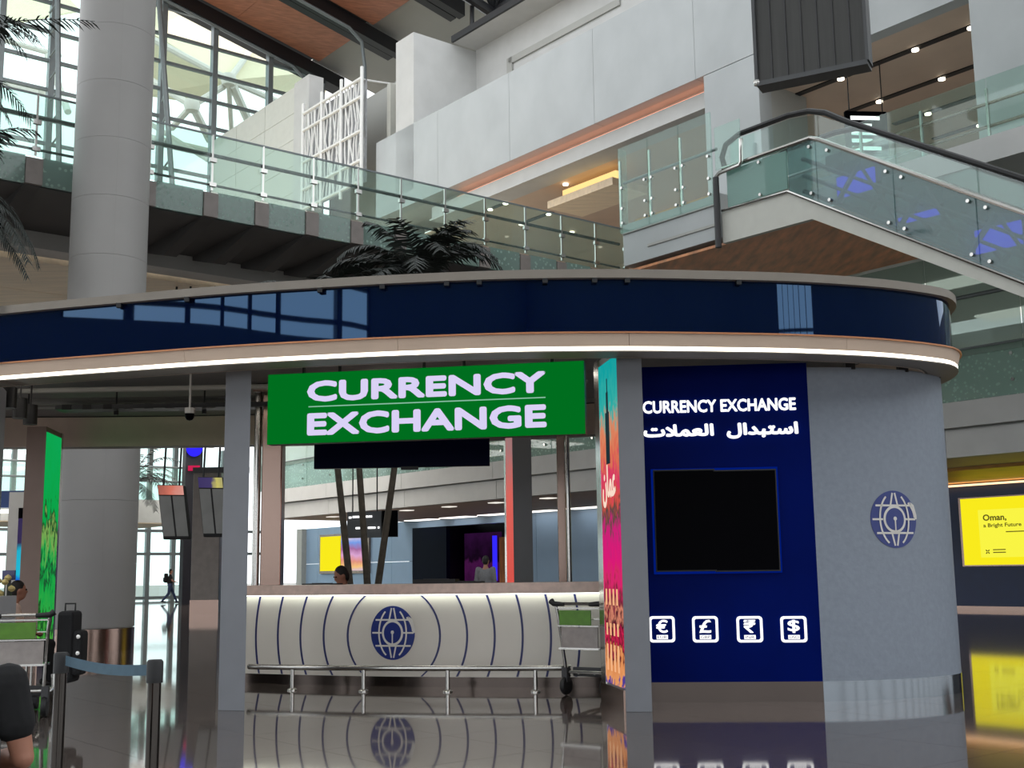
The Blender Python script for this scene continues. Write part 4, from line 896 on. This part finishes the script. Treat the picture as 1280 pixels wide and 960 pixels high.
# ================================================================== LUGGAGE TROLLEY
def trolley(label, loc, yaw, panel=True):
    t_ = thing('luggage_trolley', label, 'trolley', loc); R_ = Matrix.Rotation(yaw, 3, 'Z')
    def X(x, y, z): return Vec(loc)+R_ @ Vec((x, y, z))
    def bx(name, x0, x1, y0, y1, z0, z1, m, bv=0): return MB().hexa(X(x0, y0, z0), R_ @ Vec((x1-x0, 0, 0)), R_ @ Vec((0, y1-y0, 0)), Vec((0, 0, z1-z0))).build(name, m, t_, bevel=bv)
    for s in (-1, 1):
        MB().tube([X(s*.29, -.02, 1.0), X(s*.27, 0, .85), X(s*.24, .08, .3), X(s*.22, .12, .2)], .02, 8).build('upright', M_steel, t_, True)
        MB().tube([X(s*.22, .1, .25), X(s*.20, .5, .21), X(s*.16, .95, .2), X(s*.14, 1.0, .34)], .018, 8).build('platform_bar', M_steel, t_, True)
        MB().tube([X(s*.1, .12, .24), X(s*.1, .9, .2)], .014, 8).build('platform_bar', M_steel, t_, True)
        MB().tube([X(s*.33, -.05, 1.02), X(s*.29, -.06, .99), X(s*.16, -.06, .985)], [.035, .03, .022], 10).build('grip', M_rubber, t_, True)
        MB().lathe([(.03, -.03), (.095, -.025), (.105, 0), (.095, .025), (.03, .03)], X(s*.25, .1, .105), 20, axis=(R_ @ Vec((0, 1, 0)), DZ, R_ @ Vec((1, 0, 0)))).build('wheel', M_rubber, t_, True)
        bx('fork', s*.25-.035, s*.25+.035, .06, .14, .14, .3, M_dgrey, .006)
    MB().lathe([(.02, -.04), (.07, -.035), (.075, 0), (.07, .035), (.02, .04)], X(0, .85, .075), 18, axis=(R_ @ Vec((0, 1, 0)), DZ, R_ @ Vec((1, 0, 0)))).build('wheel', M_rubber, t_, True)
    bx('fork', -.05, .05, .82, .88, .12, .22, M_dgrey, .006)
    MB().tube([X(-.29, -.05, .99), X(.29, -.05, .99)], .017, 8).build('handle_bar', M_steel, t_, True)
    MB().tube([X(-.22, .1, .25), X(.22, .1, .25)], .018, 8).build('cross_bar', M_steel, t_, True); MB().tube([X(-.16, .95, .2), X(.16, .95, .2)], .016, 8).build('cross_bar', M_steel, t_, True)
    bx('basket_floor', -.26, .26, -.02, .2, .5, .52, M_steel); bx('basket_floor', -.26, .26, 0, .2, .82, .83, M_steel)
    bx('advert_panel', -.24, .16, -.035, -.02, .76, .92, M_adgreen, .003); bx('grey_panel', -.22, .24, -.03, -.015, .52, .74, M_adgrey, .003)
    bx('panel_rail', -.27, .27, -.04, -.02, .935, .95, M_steel); bx('panel_rail', -.26, .26, -.04, -.02, .745, .757, M_steel); bx('panel_rail', -.25, .25, -.04, -.02, .5, .515, M_steel)
    bx('bumper', -.2, .2, .16, .19, .2, .3, M_dgrey, .01)
    return t_
trolley('luggage trolley with a green panel parked at the right end of the counter', (.70, 13.22, 0), math.radians(-34))
lt = trolley('luggage trolley with a green panel beside the planter at the left', (-4.86, 11.9, 0), math.radians(10))
bgp = Vec((-4.46, 12.15, .31)); sc = thing('suitcase', 'black suitcase with pale wheel caps riding on the left trolley', 'suitcase', bgp)
MB().box(bgp+Vec((0, 0, .36)), .16, .3, .7).build('shell', M_blackcloth, sc, bevel=.04)
MB().box(bgp+Vec((.12, -.02, .3)), .1, .22, .44).build('front_pocket', M_blackcloth, sc, bevel=.04)
for z in (.18, .3, .46): MB().lathe([(.001, .012), (.02, .01), (.022, 0)], bgp+Vec((.14, -.13, z)), 12, axis=(Vec((1, 0, 0)), DZ, Vec((0, -1, 0)))).build('wheel_cap', M_steel, sc, True)
MB().tube([bgp+Vec((-.05, 0, .7)), bgp+Vec((-.05, 0, .78)), bgp+Vec((.05, 0, .78)), bgp+Vec((.05, 0, .7))], .01, 6).build('handle', M_rubber, sc, True)

# ================================================================== STANCHIONS AND BELT
s1 = PY(194, 826, 5.7); s2 = PY(77, 816, 6.35)
for p, lb in ((s1, 'nearer dark steel queue stanchion right of the belt'), (s2, 'farther dark steel queue stanchion in front of the left trolley')):
    t_ = thing('queue_stanchion', lb, 'stanchion', (p.x, p.y, 0)); c = Vec((p.x, p.y, 0))
    MB().lathe([(.17, 0), (.17, .015), (.04, .035)], c, 28).build('base', mat('stanchion_steel', srgb(70, 66, 63), .16, 1.0, bump=.02, bscale=3), t_, True)
    MB().lathe([(.031, .03), (.031, .86)], c, 20).build('pole', MATS['stanchion_steel'], t_, True); MB().lathe([(.038, .86), (.038, .955), (.03, .965), (.0, .965)], c, 20).build('belt_head', M_rubber, t_, True)
bt = thing('queue_belt', 'teal retractable belt stretched between the two stanchions', 'belt', Vec(((s1.x+s2.x)/2, (s1.y+s2.y)/2, .9)))
b = MB(); n = 14; vv = []
for i in range(n+1):
    t = i/n; p = Vec((s2.x, s2.y, .925)).lerp(Vec((s1.x, s1.y, .915)), .05+.9*t); p.z -= .02*math.sin(math.pi*t); tw = math.radians(12)*math.sin(math.pi*t)
    vv += [p+Vec((0, math.sin(tw)*.025, .025)), p-Vec((0, math.sin(tw)*.025, .025)), p-Vec((0, math.sin(tw)*.025-.003, .025)), p+Vec((0, math.sin(tw)*.025+.003, .025))]
b.add(vv, [(4*i+q, 4*i+(q+1) % 4, 4*i+4+(q+1) % 4, 4*i+4+q) for i in range(n) for q in range(4)]+[(0, 1, 2, 3), (4*n, 4*n+1, 4*n+2, 4*n+3)]).build('webbing', M_belt, bt)

# ================================================================== PALMS
def frond(root, pts, L_leaf, n, rnd, name='frond'):
    b = MB(); b.tube(pts, [.02*(1-.75*i/(len(pts)-1)) for i in range(len(pts))], 5)
    for i in range(n):
        t = .15+.85*i/n; q = t*(len(pts)-1); k = min(len(pts)-2, int(q)); p = pts[k].lerp(pts[k+1], q-k); d = (pts[k+1]-pts[k]).normalized()
        side = d.cross(DZ).normalized() if abs(d.z) < .98 else Vec((1, 0, 0)); l = L_leaf*(.55+.6*math.sin(math.pi*min(1, t*.9+.1)))*rnd.uniform(.8, 1.1)
        for s in (-1, 1):
            w_ = .018; e = p+(side*s*.75+d*.55-DZ*rnd.uniform(.15, .6)).normalized()*l; m_ = p.lerp(e, .5)+DZ*.06*l
            b.add([p-d*w_, m_-d*w_*1.2, e, m_+d*w_*1.2, p+d*w_], [(0, 1, 3, 4), (1, 2, 3)])
    return b.build(name, M_frond, root)
def arcpts(c, az, el, L_, droop, n=9):
    pts = [Vec(c)]; d = Vec((math.cos(az)*math.cos(el), math.sin(az)*math.cos(el), math.sin(el)))
    for i in range(n): d = (d-DZ*droop/n*(.5+i/n)).normalized(); pts.append(pts[-1]+d*L_/n)
    return pts
def palm(label, base, crown, nf, L_, seed, rt=.09, extra=()):
    rnd = random.Random(seed); t_ = thing('palm_tree', label, 'palm', base); base, crown = Vec(base), Vec(crown); pts = [base.lerp(crown, i/8)+DZ*0 for i in range(9)]
    MB().tube(pts, [rt*(1.25-.35*i/8) for i in range(9)], 10).build('trunk', M_trunk, t_, True)
    for k in range(nf):
        az = 2*math.pi*k/nf*2.618+rnd.uniform(-.2, .2); el = rnd.uniform(.15, 1.25)
        frond(t_, arcpts(crown, az, el, L_*rnd.uniform(.8, 1.1), rnd.uniform(1.3, 2.3)), .42, 34, rnd)
    for az, el, l, dr in extra: frond(t_, arcpts(crown, az, el, l, dr), .45, 40, rnd)
    return t_
def pg(x, y, Y): p = PY(x, y, Y); return p
PYc = 23.0
for (xb, xt, zc, lb, sd, nf_) in ((437, 398, 6.4, 'left of the three leaning palms behind the kiosk', 1, 16), (459, 432, 5.6, 'middle of the three leaning palms behind the kiosk', 2, 12), (473, 508, 7.2, 'right of the three leaning palms behind the kiosk', 5, 34)):
    b_ = PY(xb, 728, PYc+sd*.15); d0 = PY(xb, 728, PYc+sd*.15); b_.z = 0
    p1 = PY({437: 422, 459: 449, 473: 493}[xb], 585, PYc+sd*.15); sl = (p1.x-d0.x)/(p1.z-d0.z)
    base = Vec((d0.x-sl*d0.z, d0.y, 0)); crown = Vec((d0.x+sl*(zc-d0.z), d0.y, zc))
    palm(lb, base, crown, nf_, 2.0 if sd == 5 else 1.7, sd, .058)
palm('palm at the left edge with dark fronds hanging into view', (-12.3, 20.4, 0), (-11.2, 20.2, 10.75), 14, 2.9, 11, .15, extra=((-.05, .3, 3.9, .45), (-.2, .45, 3.3, 1.2), (.2, .2, 2.8, 1.9)))
palm('lower palm at the left edge with fronds drooping over the canopy', (-12.2, 21.4, 0), (-10.5, 20.9, 8.45), 12, 2.1, 17, .13, extra=((-.2, -.1, 2.7, 1.6), (.1, .1, 2.7, 2.2), (-.1, -.4, 2.7, 1.1), (-.5, .2, 2.5, 2.2)))
pl_ = PV(162, 604, 54); palm('small far palm peeping out right of the round column', (pl_.x, pl_.y, 0), (pl_.x, pl_.y, pl_.z), 20, 2.6, 23, .12)

# ================================================================== ADVERT LIGHT BOXES AND FAR SIGNS
def lightbox(label, u, v0, v1, z0, z1, name='light_box'):
    t_ = thing(name, label, 'advert', W(u, (v0+v1)/2, z0)); MB().ub(u-.12, u, v0, v1, z0, z1).build('frame', M_steelw, t_); return t_
ad = lightbox('large glowing yellow advert on the navy wall at the right edge', 33.8, 13.0, 20.1, 1.3, 3.38)
MB().ub(33.66, 33.69, 13.05, 20.02, 1.34, 3.34).build('yellow_face', E_yellow, ad); MB().ub(33.64, 33.66, 13.3, 19.45, 1.56, 2.98).build('pale_panel', E_yellow2, ad)
uo = lambda v, z: W(33.635, v, z)
lettering('Oman,', uo(19.3, 2.62), -DV*.75, DZ*.22, E_adink, ad, 'lettering', .008, .004); lettering('a Bright Future', uo(19.3, 2.42), -DV*1.2, DZ*.15, E_adink, ad, 'lettering', .004, .004)
for v_, l, z in ((18.6, .9, 2.29), (19.05, .4, 1.77), (19.05, .4, 1.69)): MB().ub(33.632, 33.64, v_-l, v_, z, z+.03).build('small_text', E_adink, ad)
for k in range(4):
    c = uo(19.22, 1.73); a = k*math.pi/2+math.pi/4; d1 = -DV*math.cos(a)+DZ*math.sin(a); MB().tube([c+d1*.02, c+d1*.075], .018, 6).build('emblem_petal', E_adink, ad)
a2 = lightbox('yellow and pink double advert on the blue shop wall behind the clerk', 33.8, 54.1, 59.3, 1.35, 3.5)
MB().ub(33.65, 33.69, 57.0, 59.15, 1.5, 3.38).build('yellow_face', E_yellow, a2)
pic('mountain_ad', [(0, srgb(200, 190, 240)), (.2, srgb(250, 200, 130)), (.35, srgb(230, 150, 130)), (.5, srgb(225, 170, 215)), (.65, srgb(170, 110, 160)), (.8, srgb(120, 160, 235)), (1, srgb(240, 220, 230))], 'Z', .5, 0, .35, .9, .95)
MB().ub(33.65, 33.69, 54.3, 56.9, 1.5, 3.38).build('picture_face', MATS['mountain_ad'], a2)
# wayfinding sign hanging in front of the shops
w0, w1 = PY(434, 640, 33.0), PY(478, 672, 33.0); wf = thing('wayfinding_sign', 'dark hanging direction sign with small white arrows before the shops', 'sign', Vec(((w0.x+w1.x)/2, 33, w1.z)))
MB().hexa((w0.x, 33, w1.z), (w1.x-w0.x, -.35, 0), (0, .2, 0), (0, 0, w0.z-w1.z)).build('panel', M_screenback, wf)
for xa, zb, l in ((.05, .74, .08), (.16, .76, .45), (.62, .76, .1), (.25, .33, .3), (.6, .33, .22), (.88, .33, .05)):
    MB().hexa((w0.x+xa, 32.97-.36*xa, w1.z+(w0.z-w1.z)*zb), (l, -.36*l, 0), (0, .01, 0), (0, 0, .055)).build('text_line', E_white, wf)
q0, q1 = PY(477, 638, 33.2), PY(497, 671, 33.2); MB().hexa((q0.x, 33.2, q1.z), (q1.x-q0.x, 0, 0), (0, .15, 0), (0, 0, q0.z-q1.z)).build('side_display', M_blackscr, wf)
for x in (w0.x+.15, w1.x-.15): MB().tube([(x, 33, w0.z), (x, 33, 5.2)], .02, 6).build('rod', M_black, wf, True)
# flight information displays and their dark column
fc = PZ(256, 768); fcol = thing('display_column', 'dark rectangular column between the two tilted flight displays', 'column', Vec((fc.x, fc.y, 0)))
k_ = fc.y; wl_ = PY(239, 700, k_).x; wr_ = PY(274, 700, k_).x; zt = PY(256, 586, k_).z
MB().hexa((wl_, k_, 0), (wr_-wl_, 0, 0), (0, 1, 0), (0, 0, zt)).build('column_body', mat('column_bronze', srgb(90, 84, 80), .3, .8, noise=.1), fcol, bevel=.02)
MB().hexa((wl_-.01, k_-.02, 0), (wr_-wl_+.02, 0, 0), (0, .05, 0), (0, 0, .5)).build('kick_plate', M_steelw, fcol); MB().hexa((wl_-.02, k_-.05, zt-.15), (wr_-wl_+1.0, 0, 0), (0, .2, 0), (0, 0, .2)).build('head_beam', M_black, fcol)
for k, (x0, x1, yt, yb, lb, m2) in enumerate(((200, 234, 607, 674, 'left of the two tilted flight displays with a coral header', pic('header_coral', [(0, srgb(70, 50, 50)), (.5, srgb(230, 130, 110)), (1, srgb(240, 220, 215))], 'X', .8, .5, .4, 3, .8)), (250, 283, 597, 671, 'right of the two tilted flight displays with a violet header', pic('header_violet', [(0, srgb(70, 60, 110)), (.5, srgb(80, 70, 120)), (.6, srgb(230, 220, 120)), (1, srgb(120, 120, 140))], 'X', 1, .5, .3, 4, .7)))):
    Y = 30.0; a, b = PY(x0, yt, Y), PY(x1, yb, Y); fd = thing('flight_display', lb, 'display', Vec(((a.x+b.x)/2, Y, b.z)), 'tilted flight displays')
    sk = Vec((.1, .0, 0)); o_ = Vec((a.x+.12, Y, b.z)); ex_ = Vec((b.x-a.x-.12, .2, 0)); ez_ = Vec((-.12, -.25, a.z-b.z)); MB().hexa(o_, ex_, Vec((.02, .18, 0)), ez_).build('casing', M_rubber, fd, bevel=.02)
    for t in (0, .51): MB().hexa(o_+ex_*(.03+t)-Vec((0, .012, 0))+ez_*.06, ex_*.44, Vec((0, .01, 0)), ez_*.74).build('screen', mat('flight_screen_grey', srgb(120, 120, 118), .4, noise=.12, nscale=2, emit=srgb(120, 120, 118), es=.15), fd)
    MB().hexa(o_+ex_*.02-Vec((0, .014, 0))+ez_*.82, ex_*.96, Vec((0, .01, 0)), ez_*.17).build('header', m2, fd)
    for t in (.2, .8): MB().tube([o_+ex_*t+ez_+Vec((0, .1, 0)), Vec((o_.x+ex_.x*t, Y+.1, 8.75))], .03, 6).build('rod', M_black, fd, True)
# red and blue banner column and cyan screens in the far left
bn = thing('banner_pillar', 'dark far pillar with a blue disc and pink writing high on it', 'pillar', W(*uvz(PV(243, 700, 58))[:2], 0)); a, b = PV(233, 553, 54.5), PV(254, 553, 54.5)
MB().hexa((a.x, a.y, 0), (b.x-a.x, b.y-a.y, 0), DV*.4, (0, 0, 8.7)).build('body', M_dark, bn)
c = PV(243, 560, 54.4); d_ = (b-a).normalized(); MB().lathe([(.001, .02), (.42, .02), (.42, 0)], c, 24, axis=(d_, DZ, -DV)).build('blue_disc', E_blue, bn); MB().hexa(c-d_*.3-DZ*1.1-DV*.02, d_*.6, DV*.01, DZ*.25).build('pink_writing', emis('pink_led', srgb(220, 40, 90), .8), bn)
cy = PY(27, 735, 40); ct = thing('cyan_screen', 'tall cyan and blue screen on a white post far left', 'screen', Vec((cy.x, 40, 0))); a, b = PY(23, 648, 40), PY(31, 738, 40)
MB().hexa((a.x, 40, b.z), (b.x-a.x, 0, 0), (0, .1, 0), (0, 0, a.z-b.z)).build('screen', MATS['led_cyan'], ct); MB().hexa((a.x-.35, 40.02, 0), (.6, 0, 0), (0, .3, 0), (0, 0, 4.2)).build('post', M_white, ct); MB().hexa((a.x, 39.98, a.z), (b.x-a.x, 0, 0), (0, .1, 0), (0, 0, .35)).build('header', M_blackscr, ct)
nb = PY(0, 618, 46); nbd = thing('navy_fascia', 'navy fascia band with a light strip above the far left glazing', 'fascia', Vec((-19.5, 46, 3.9))); a, b = PY(-30, 614, 46), PY(40, 634, 46)
MB().hexa((a.x, 46, b.z), (b.x-a.x, 0, 0), (0, .5, 0), (0, 0, a.z-b.z)).build('band', M_shopnavy, nbd); MB().hexa((a.x, 45.9, b.z-.2), (b.x-a.x, 0, 0), (0, .5, 0), (0, 0, .12)).build('strip', E_strip, nbd); MB().hexa((a.x+.2, 46.1, 0), (.3, 0, 0), (0, .3, 0), (0, 0, b.z-.2)).build('leg', M_white, nbd); MB().hexa((b.x-.6, 46.1, 0), (.3, 0, 0), (0, .3, 0), (0, 0, b.z-.2)).build('leg', M_white, nbd)

# ================================================================== PLANTER AT THE LEFT EDGE
pc = PY(2, 745, 12.6); plt = thing('flower_planter', 'pale grey planter of pale flowers at the left edge', 'planter', (pc.x-.15, 12.6, 0)); o_ = Vec((pc.x-.15, 12.6, 0))
MB().hexa(o_+Vec((-.28, -.28, 0)), (.5, 0, 0), (0, .5, 0), (0, 0, pc.z)).build('box', mat('planter_grey', srgb(165, 165, 168), .35, noise=.04), plt, bevel=.01)
rnd = random.Random(5)
for k in range(26):
    p = o_+Vec((rnd.uniform(-.26, .2), rnd.uniform(-.26, .2), pc.z+rnd.uniform(.02, .2))); MB().lathe([(.001, -.035), (.03, -.02), (.04, 0), (.03, .02), (.001, .035)], p, 8).build('flower', M_flower if k % 3 else M_leaf, plt, True)
    MB().tube([Vec((p.x, p.y, pc.z-.02)), p], .006, 4).build('stem', M_leaf, plt)
tp = Vec((o_.x+.18, 12.75, 0)); ts = thing('small_display', 'small dark display on a thin post behind the flower planter', 'display', tp); a, b = PY(3, 713, 12.75), PY(18, 725, 12.75)
MB().hexa((a.x, 12.75, b.z), (b.x-a.x, 0, 0), (0, .03, 0), (0, 0, a.z-b.z)).build('panel', mat('dusk_screen', srgb(60, 60, 100), .3, noise=.1), ts); MB().tube([((a.x+b.x)/2, 12.79, 0), ((a.x+b.x)/2, 12.79, b.z+.05)], .015, 8).build('post', M_dgrey, ts, True)

# ================================================================== PEOPLE
def blob(name, caps, ells, m, parent, voxel=.014, it=3):
    b = MB()
    for pts, rs in caps:
        b.tube(pts, rs, 12)
        for p, r in zip(pts, rs): b.lathe([(.001, -r), (r*.5, -r*.87), (r*.87, -r*.5), (r, 0), (r*.87, r*.5), (r*.5, r*.87), (.001, r)], p, 12)
    for c, ax, ay, az in ells:
        n = 12; vv = []; ff = []
        for j in range(9):
            th = math.pi*(j+.02)/8.04
            for i in range(n): ph = 2*math.pi*i/n; vv.append(Vec(c)+ax*(math.sin(th)*math.cos(ph))+ay*(math.sin(th)*math.sin(ph))+az*math.cos(th))
        for j in range(8):
            for i in range(n): ff.append((j*n+i, j*n+(i+1) % n, (j+1)*n+(i+1) % n, (j+1)*n+i))
        ff += [tuple(range(n)), tuple(range(8*n, 9*n))]; b.add(vv, ff)
    o = b.build(name, m, parent); r_ = o.modifiers.new('remesh', 'REMESH'); r_.mode = 'VOXEL'; r_.voxel_size = voxel; s_ = o.modifiers.new('smooth', 'SMOOTH'); s_.factor = .5; s_.iterations = it
    bpy.context.view_layer.update(); me = bpy.data.meshes.new_from_object(o.evaluated_get(bpy.context.evaluated_depsgraph_get())); o.modifiers.clear(); o.data = me
    me.polygons.foreach_set('use_smooth', [True]*len(me.polygons)); return o
def person(label, loc, yaw, pose, shirt, legs, lift=0.0, turn=0.0, nod=0.0, k=1.0, voxel=.016, long_sleeve=False, scale=1.0, hairm=None):
    t_ = thing('person', label, 'person', loc); R_ = Matrix.Rotation(yaw, 3, 'Z'); loc = Vec(loc)
    def X(p): return loc+R_ @ (Vec(p)*scale+Vec((0, 0, lift)))
    def D(p): return R_ @ Vec(p)*scale
    J = pose; neck, chest, pelvis = J['neck'], J['chest'], J['pelvis']; lean = Vec(neck)-Vec(pelvis)
    caps = [([X(pelvis), X(chest), X(neck), X(J['head'])], [.13*scale, .13*scale, .055*scale, .055*scale])]; se = []; le = []
    shc = []; trc = []
    for s, L_ in ((-1, 'l'), (1, 'r')):
        sh, el, wr, hip, kn, an = [Vec(J[q+L_]) for q in ('sh', 'el', 'wr', 'hip', 'kn', 'an')]
        caps += [([X(chest), X(sh)], [.09*scale, .058*scale]), ([X(sh), X(sh.lerp(el, .45)), X(el), X(el.lerp(wr, .35)), X(wr)], [.056*scale, .05*scale, .041*scale, .042*scale, .028*scale]),
                 ([X(hip), X(hip.lerp(kn, .5)), X(kn), X(kn.lerp(an, .35)), X(an)], [.088*scale, .075*scale, .055*scale, .055*scale, .036*scale])]
        d = (wr-el).normalized(); side = d.cross(Vec((0, 0, 1))).normalized() if abs(d.z) < .95 else Vec((0, 1, 0)); dn = side.cross(d).normalized()
        palm_c = wr+d*.05; caps.append(([X(wr), X(wr+d*.045+side*.018), X(wr+d*.085+side*.02)], [.026*scale, .022*scale, .018*scale])); caps.append(([X(wr), X(wr+d*.045-side*.018), X(wr+d*.085-side*.02)], [.026*scale, .022*scale, .018*scale]))
        for q, (o_, ln) in enumerate(((-.032, .055), (-.011, .075), (.011, .08), (.032, .07))):
            a = wr+d*.085+side*o_; b_ = a+d*ln*.55-dn*.008; c_ = b_+d*ln*.35-dn*.03; caps.append(([X(a), X(b_), X(c_)], [.0095*scale, .009*scale, .0078*scale]))
        a = wr+d*.03+side*.03; caps.append(([X(a), X(a+d*.03+side*.025-dn*.01), X(a+d*.06+side*.028-dn*.02)], [.0125*scale, .011*scale, .009*scale]))
        shc += [([X(chest), X(sh)], [.1*scale, .072*scale]), ([X(sh), X(sh.lerp(el, .55))], [.07*scale, .068*scale]) if not long_sleeve else ([X(sh), X(el), X(wr)], [.07*scale, .054*scale, .042*scale])]
        trc += [([X(pelvis), X(hip)], [.125*scale, .108*scale]), ([X(hip), X(kn), X(an)], [.105*scale, .074*scale, .055*scale])]
        fw_ = Vec((0, 1, 0)); sho = blob('shoe', [([X(an-Vec((0, .05, .03))), X(an+fw_*.07-Vec((0, 0, .045))), X(an+fw_*.16-Vec((0, 0, .05)))], [.045*scale, .042*scale, .033*scale])], [], M_rubber, t_, voxel)
    hd = Vec(J['head']); hr = Matrix.Rotation(turn, 3, 'Z') @ Matrix.Rotation(nod, 3, 'X'); H = lambda p: X(hd+hr @ Vec(p)); HD = lambda p: D(hr @ Vec(p))
    ells = [(H((0, 0, .02)), HD((.076, 0, 0)), HD((0, .094, 0)), HD((0, 0, .105))), (H((0, .03, -.055)), HD((.055, 0, 0)), HD((0, .06, 0)), HD((0, 0, .06))), (H((0, .098, -.01)), HD((.014, 0, 0)), HD((0, .022, 0)), HD((0, 0, .026))),
            (H((.078, 0, 0)), HD((.012, 0, 0)), HD((0, .02, 0)), HD((0, 0, .032))), (H((-.078, 0, 0)), HD((.012, 0, 0)), HD((0, .02, 0)), HD((0, 0, .032))), (H((0, .086, -.065)), HD((.024, 0, 0)), HD((0, .01, 0)), HD((0, 0, .009))),
            (X(Vec(chest)), D((.165, 0, 0)), D((0, .11, 0)), D((0, 0, .2))), (X(Vec(pelvis)), D((.16, 0, 0)), D((0, .115, 0)), D((0, 0, .13)))]
    blob('body', caps, ells, M_skin, t_, voxel)
    mid = Vec(pelvis).lerp(Vec(chest), .5)
    blob('shirt', shc+[([X(pelvis), X(chest)], [.14*scale, .145*scale])], [(X(Vec(chest)), D((.185, 0, 0)), D((0, .128, 0)), D((0, 0, .2))), (X(mid), D((.17, 0, 0)), D((0, .125, 0)), D((0, 0, .2)))], shirt, t_, voxel)
    blob('trousers', trc, [(X(Vec(pelvis)), D((.178, 0, 0)), D((0, .132, 0)), D((0, 0, .13)))], legs, t_, voxel)
    blob('hair', [], [(H((0, -.014, .042)), HD((.084, 0, 0)), HD((0, .094, 0)), HD((0, 0, .098))), (H((0, -.05, -.01)), HD((.078, 0, 0)), HD((0, .06, 0)), HD((0, 0, .085)))], hairm or M_hair, t_, voxel)
    for s in (-1, 1): MB().lathe([(.001, -.011), (.009, -.006), (.011, 0), (.009, .006), (.001, .011)], H((s*.031, .088, .018)), 8).build('eye', M_blackscr, t_, True)
    return t_
STAND = dict(pelvis=(0, 0, .95), chest=(0, 0, 1.25), neck=(0, 0, 1.48), head=(0, .02, 1.60), shl=(-.19, 0, 1.40), shr=(.19, 0, 1.40), ell=(-.24, -.02, 1.12), elr=(.24, -.02, 1.12), wrl=(-.24, .08, .88), wrr=(.24, .08, .88),
             hipl=(-.09, 0, .9), hipr=(.09, 0, .9), knl=(-.1, .02, .5), knr=(.1, .02, .5), anl=(-.1, 0, .09), anr=(.1, 0, .09))
WALK = dict(STAND, knl=(-.09, .16, .52), anl=(-.09, .34, .1), knr=(.09, -.06, .5), anr=(.09, -.36, .14), ell=(-.23, -.16, 1.14), wrl=(-.22, -.1, .92), elr=(.23, .1, 1.14), wrr=(.2, .3, 1.06))
SIT = dict(pelvis=(0, 0, .56), chest=(0, .02, .83), neck=(0, .03, 1.06), head=(0, .07, 1.19), shl=(-.19, .02, .98), shr=(.19, .02, .98), ell=(-.25, .03, .72), elr=(.25, .03, .72), wrl=(-.08, .26, .70), wrr=(.06, .24, .68),
           hipl=(-.1, .05, .53), hipr=(.1, .05, .53), knl=(-.12, .45, .53), knr=(.12, .45, .53), anl=(-.12, .47, .1), anr=(.12, .47, .1))
def chair(name, label, loc, yaw, zs, metal=True):
    t_ = thing(name, label, 'chair', loc); R_ = Matrix.Rotation(yaw, 3, 'Z'); X = lambda x, y, z: Vec(loc)+R_ @ Vec((x, y, z))
    bx = lambda n, x0, x1, y0, y1, z0, z1, m: MB().hexa(X(x0, y0, z0), R_ @ Vec((x1-x0, 0, 0)), R_ @ Vec((0, y1-y0, 0)), Vec((0, 0, z1-z0))).build(n, m, t_, bevel=.01)
    bx('seat', -.24, .24, -.2, .28, zs-.05, zs, M_dgrey); bx('backrest', -.24, .24, -.25, -.21, zs+.02, zs+.38, M_dgrey)
    for sx in (-.2, .2):
        for sy in (-.16, .24): MB().tube([X(sx, sy, 0), X(sx, sy, zs-.04)], .016, 8).build('leg', M_steel, t_, True)
    return t_
sp = Vec((-2.0, 4.32, 0))
person('seated person in a black t-shirt cut off at the lower left corner', sp, math.radians(8), SIT, M_blackcloth, M_blackcloth, voxel=.0075, turn=.2)
chair('waiting_chair', 'dark waiting chair under the person in black', sp, math.radians(8), .44)
hc = PY(433, 719, 15.9); person('dark haired clerk behind the counter looking down to the left', (hc.x, 15.9, 0), math.radians(120), SIT, M_blackcloth, M_blackcloth, lift=hc.z-1.20, nod=-.35)
chair('office_chair', 'office chair of the clerk behind the counter', (hc.x, 15.9, 0), math.radians(120), .44+hc.z-1.20)
hp = PY(607, 703, 29.0); person('person in a grey top standing beyond the counter near the shop entrance', (hp.x, 29, 0), math.radians(-20), STAND, M_greycloth, M_blackcloth, k=1, long_sleeve=True, voxel=.02)
hw = PY(212, 753, 60.0); person('person walking with a dark backpack in front of the far glazing', (hw.x, 60, 0), math.radians(-75), WALK, M_blackcloth, M_bluecloth, voxel=.025, scale=.98)
bk = PY(210, 735, 59.9); bp_ = thing('backpack', 'dark backpack on the walking person by the far glazing', 'bag', (hw.x-.24, 60.02, .98)); MB().box((hw.x-.21, 60.0, 1.25), .16, .28, .46).build('pack', M_blackcloth, bp_, bevel=.05); MB().box((hw.x-.3, 60.0, 1.17), .08, .22, .22).build('pocket', M_rubber, bp_, bevel=.03)
hq = PY(15, 745, 15.0); person('seated person in a pale pink shirt behind the left trolley', (hq.x, 15.0, 0), math.radians(-60), SIT, M_pinkcloth, M_blackcloth, voxel=.016)
chair('bench_seat', 'dark seat of the person in pale pink behind the trolley', (hq.x, 15.0, 0), math.radians(-60), .44)
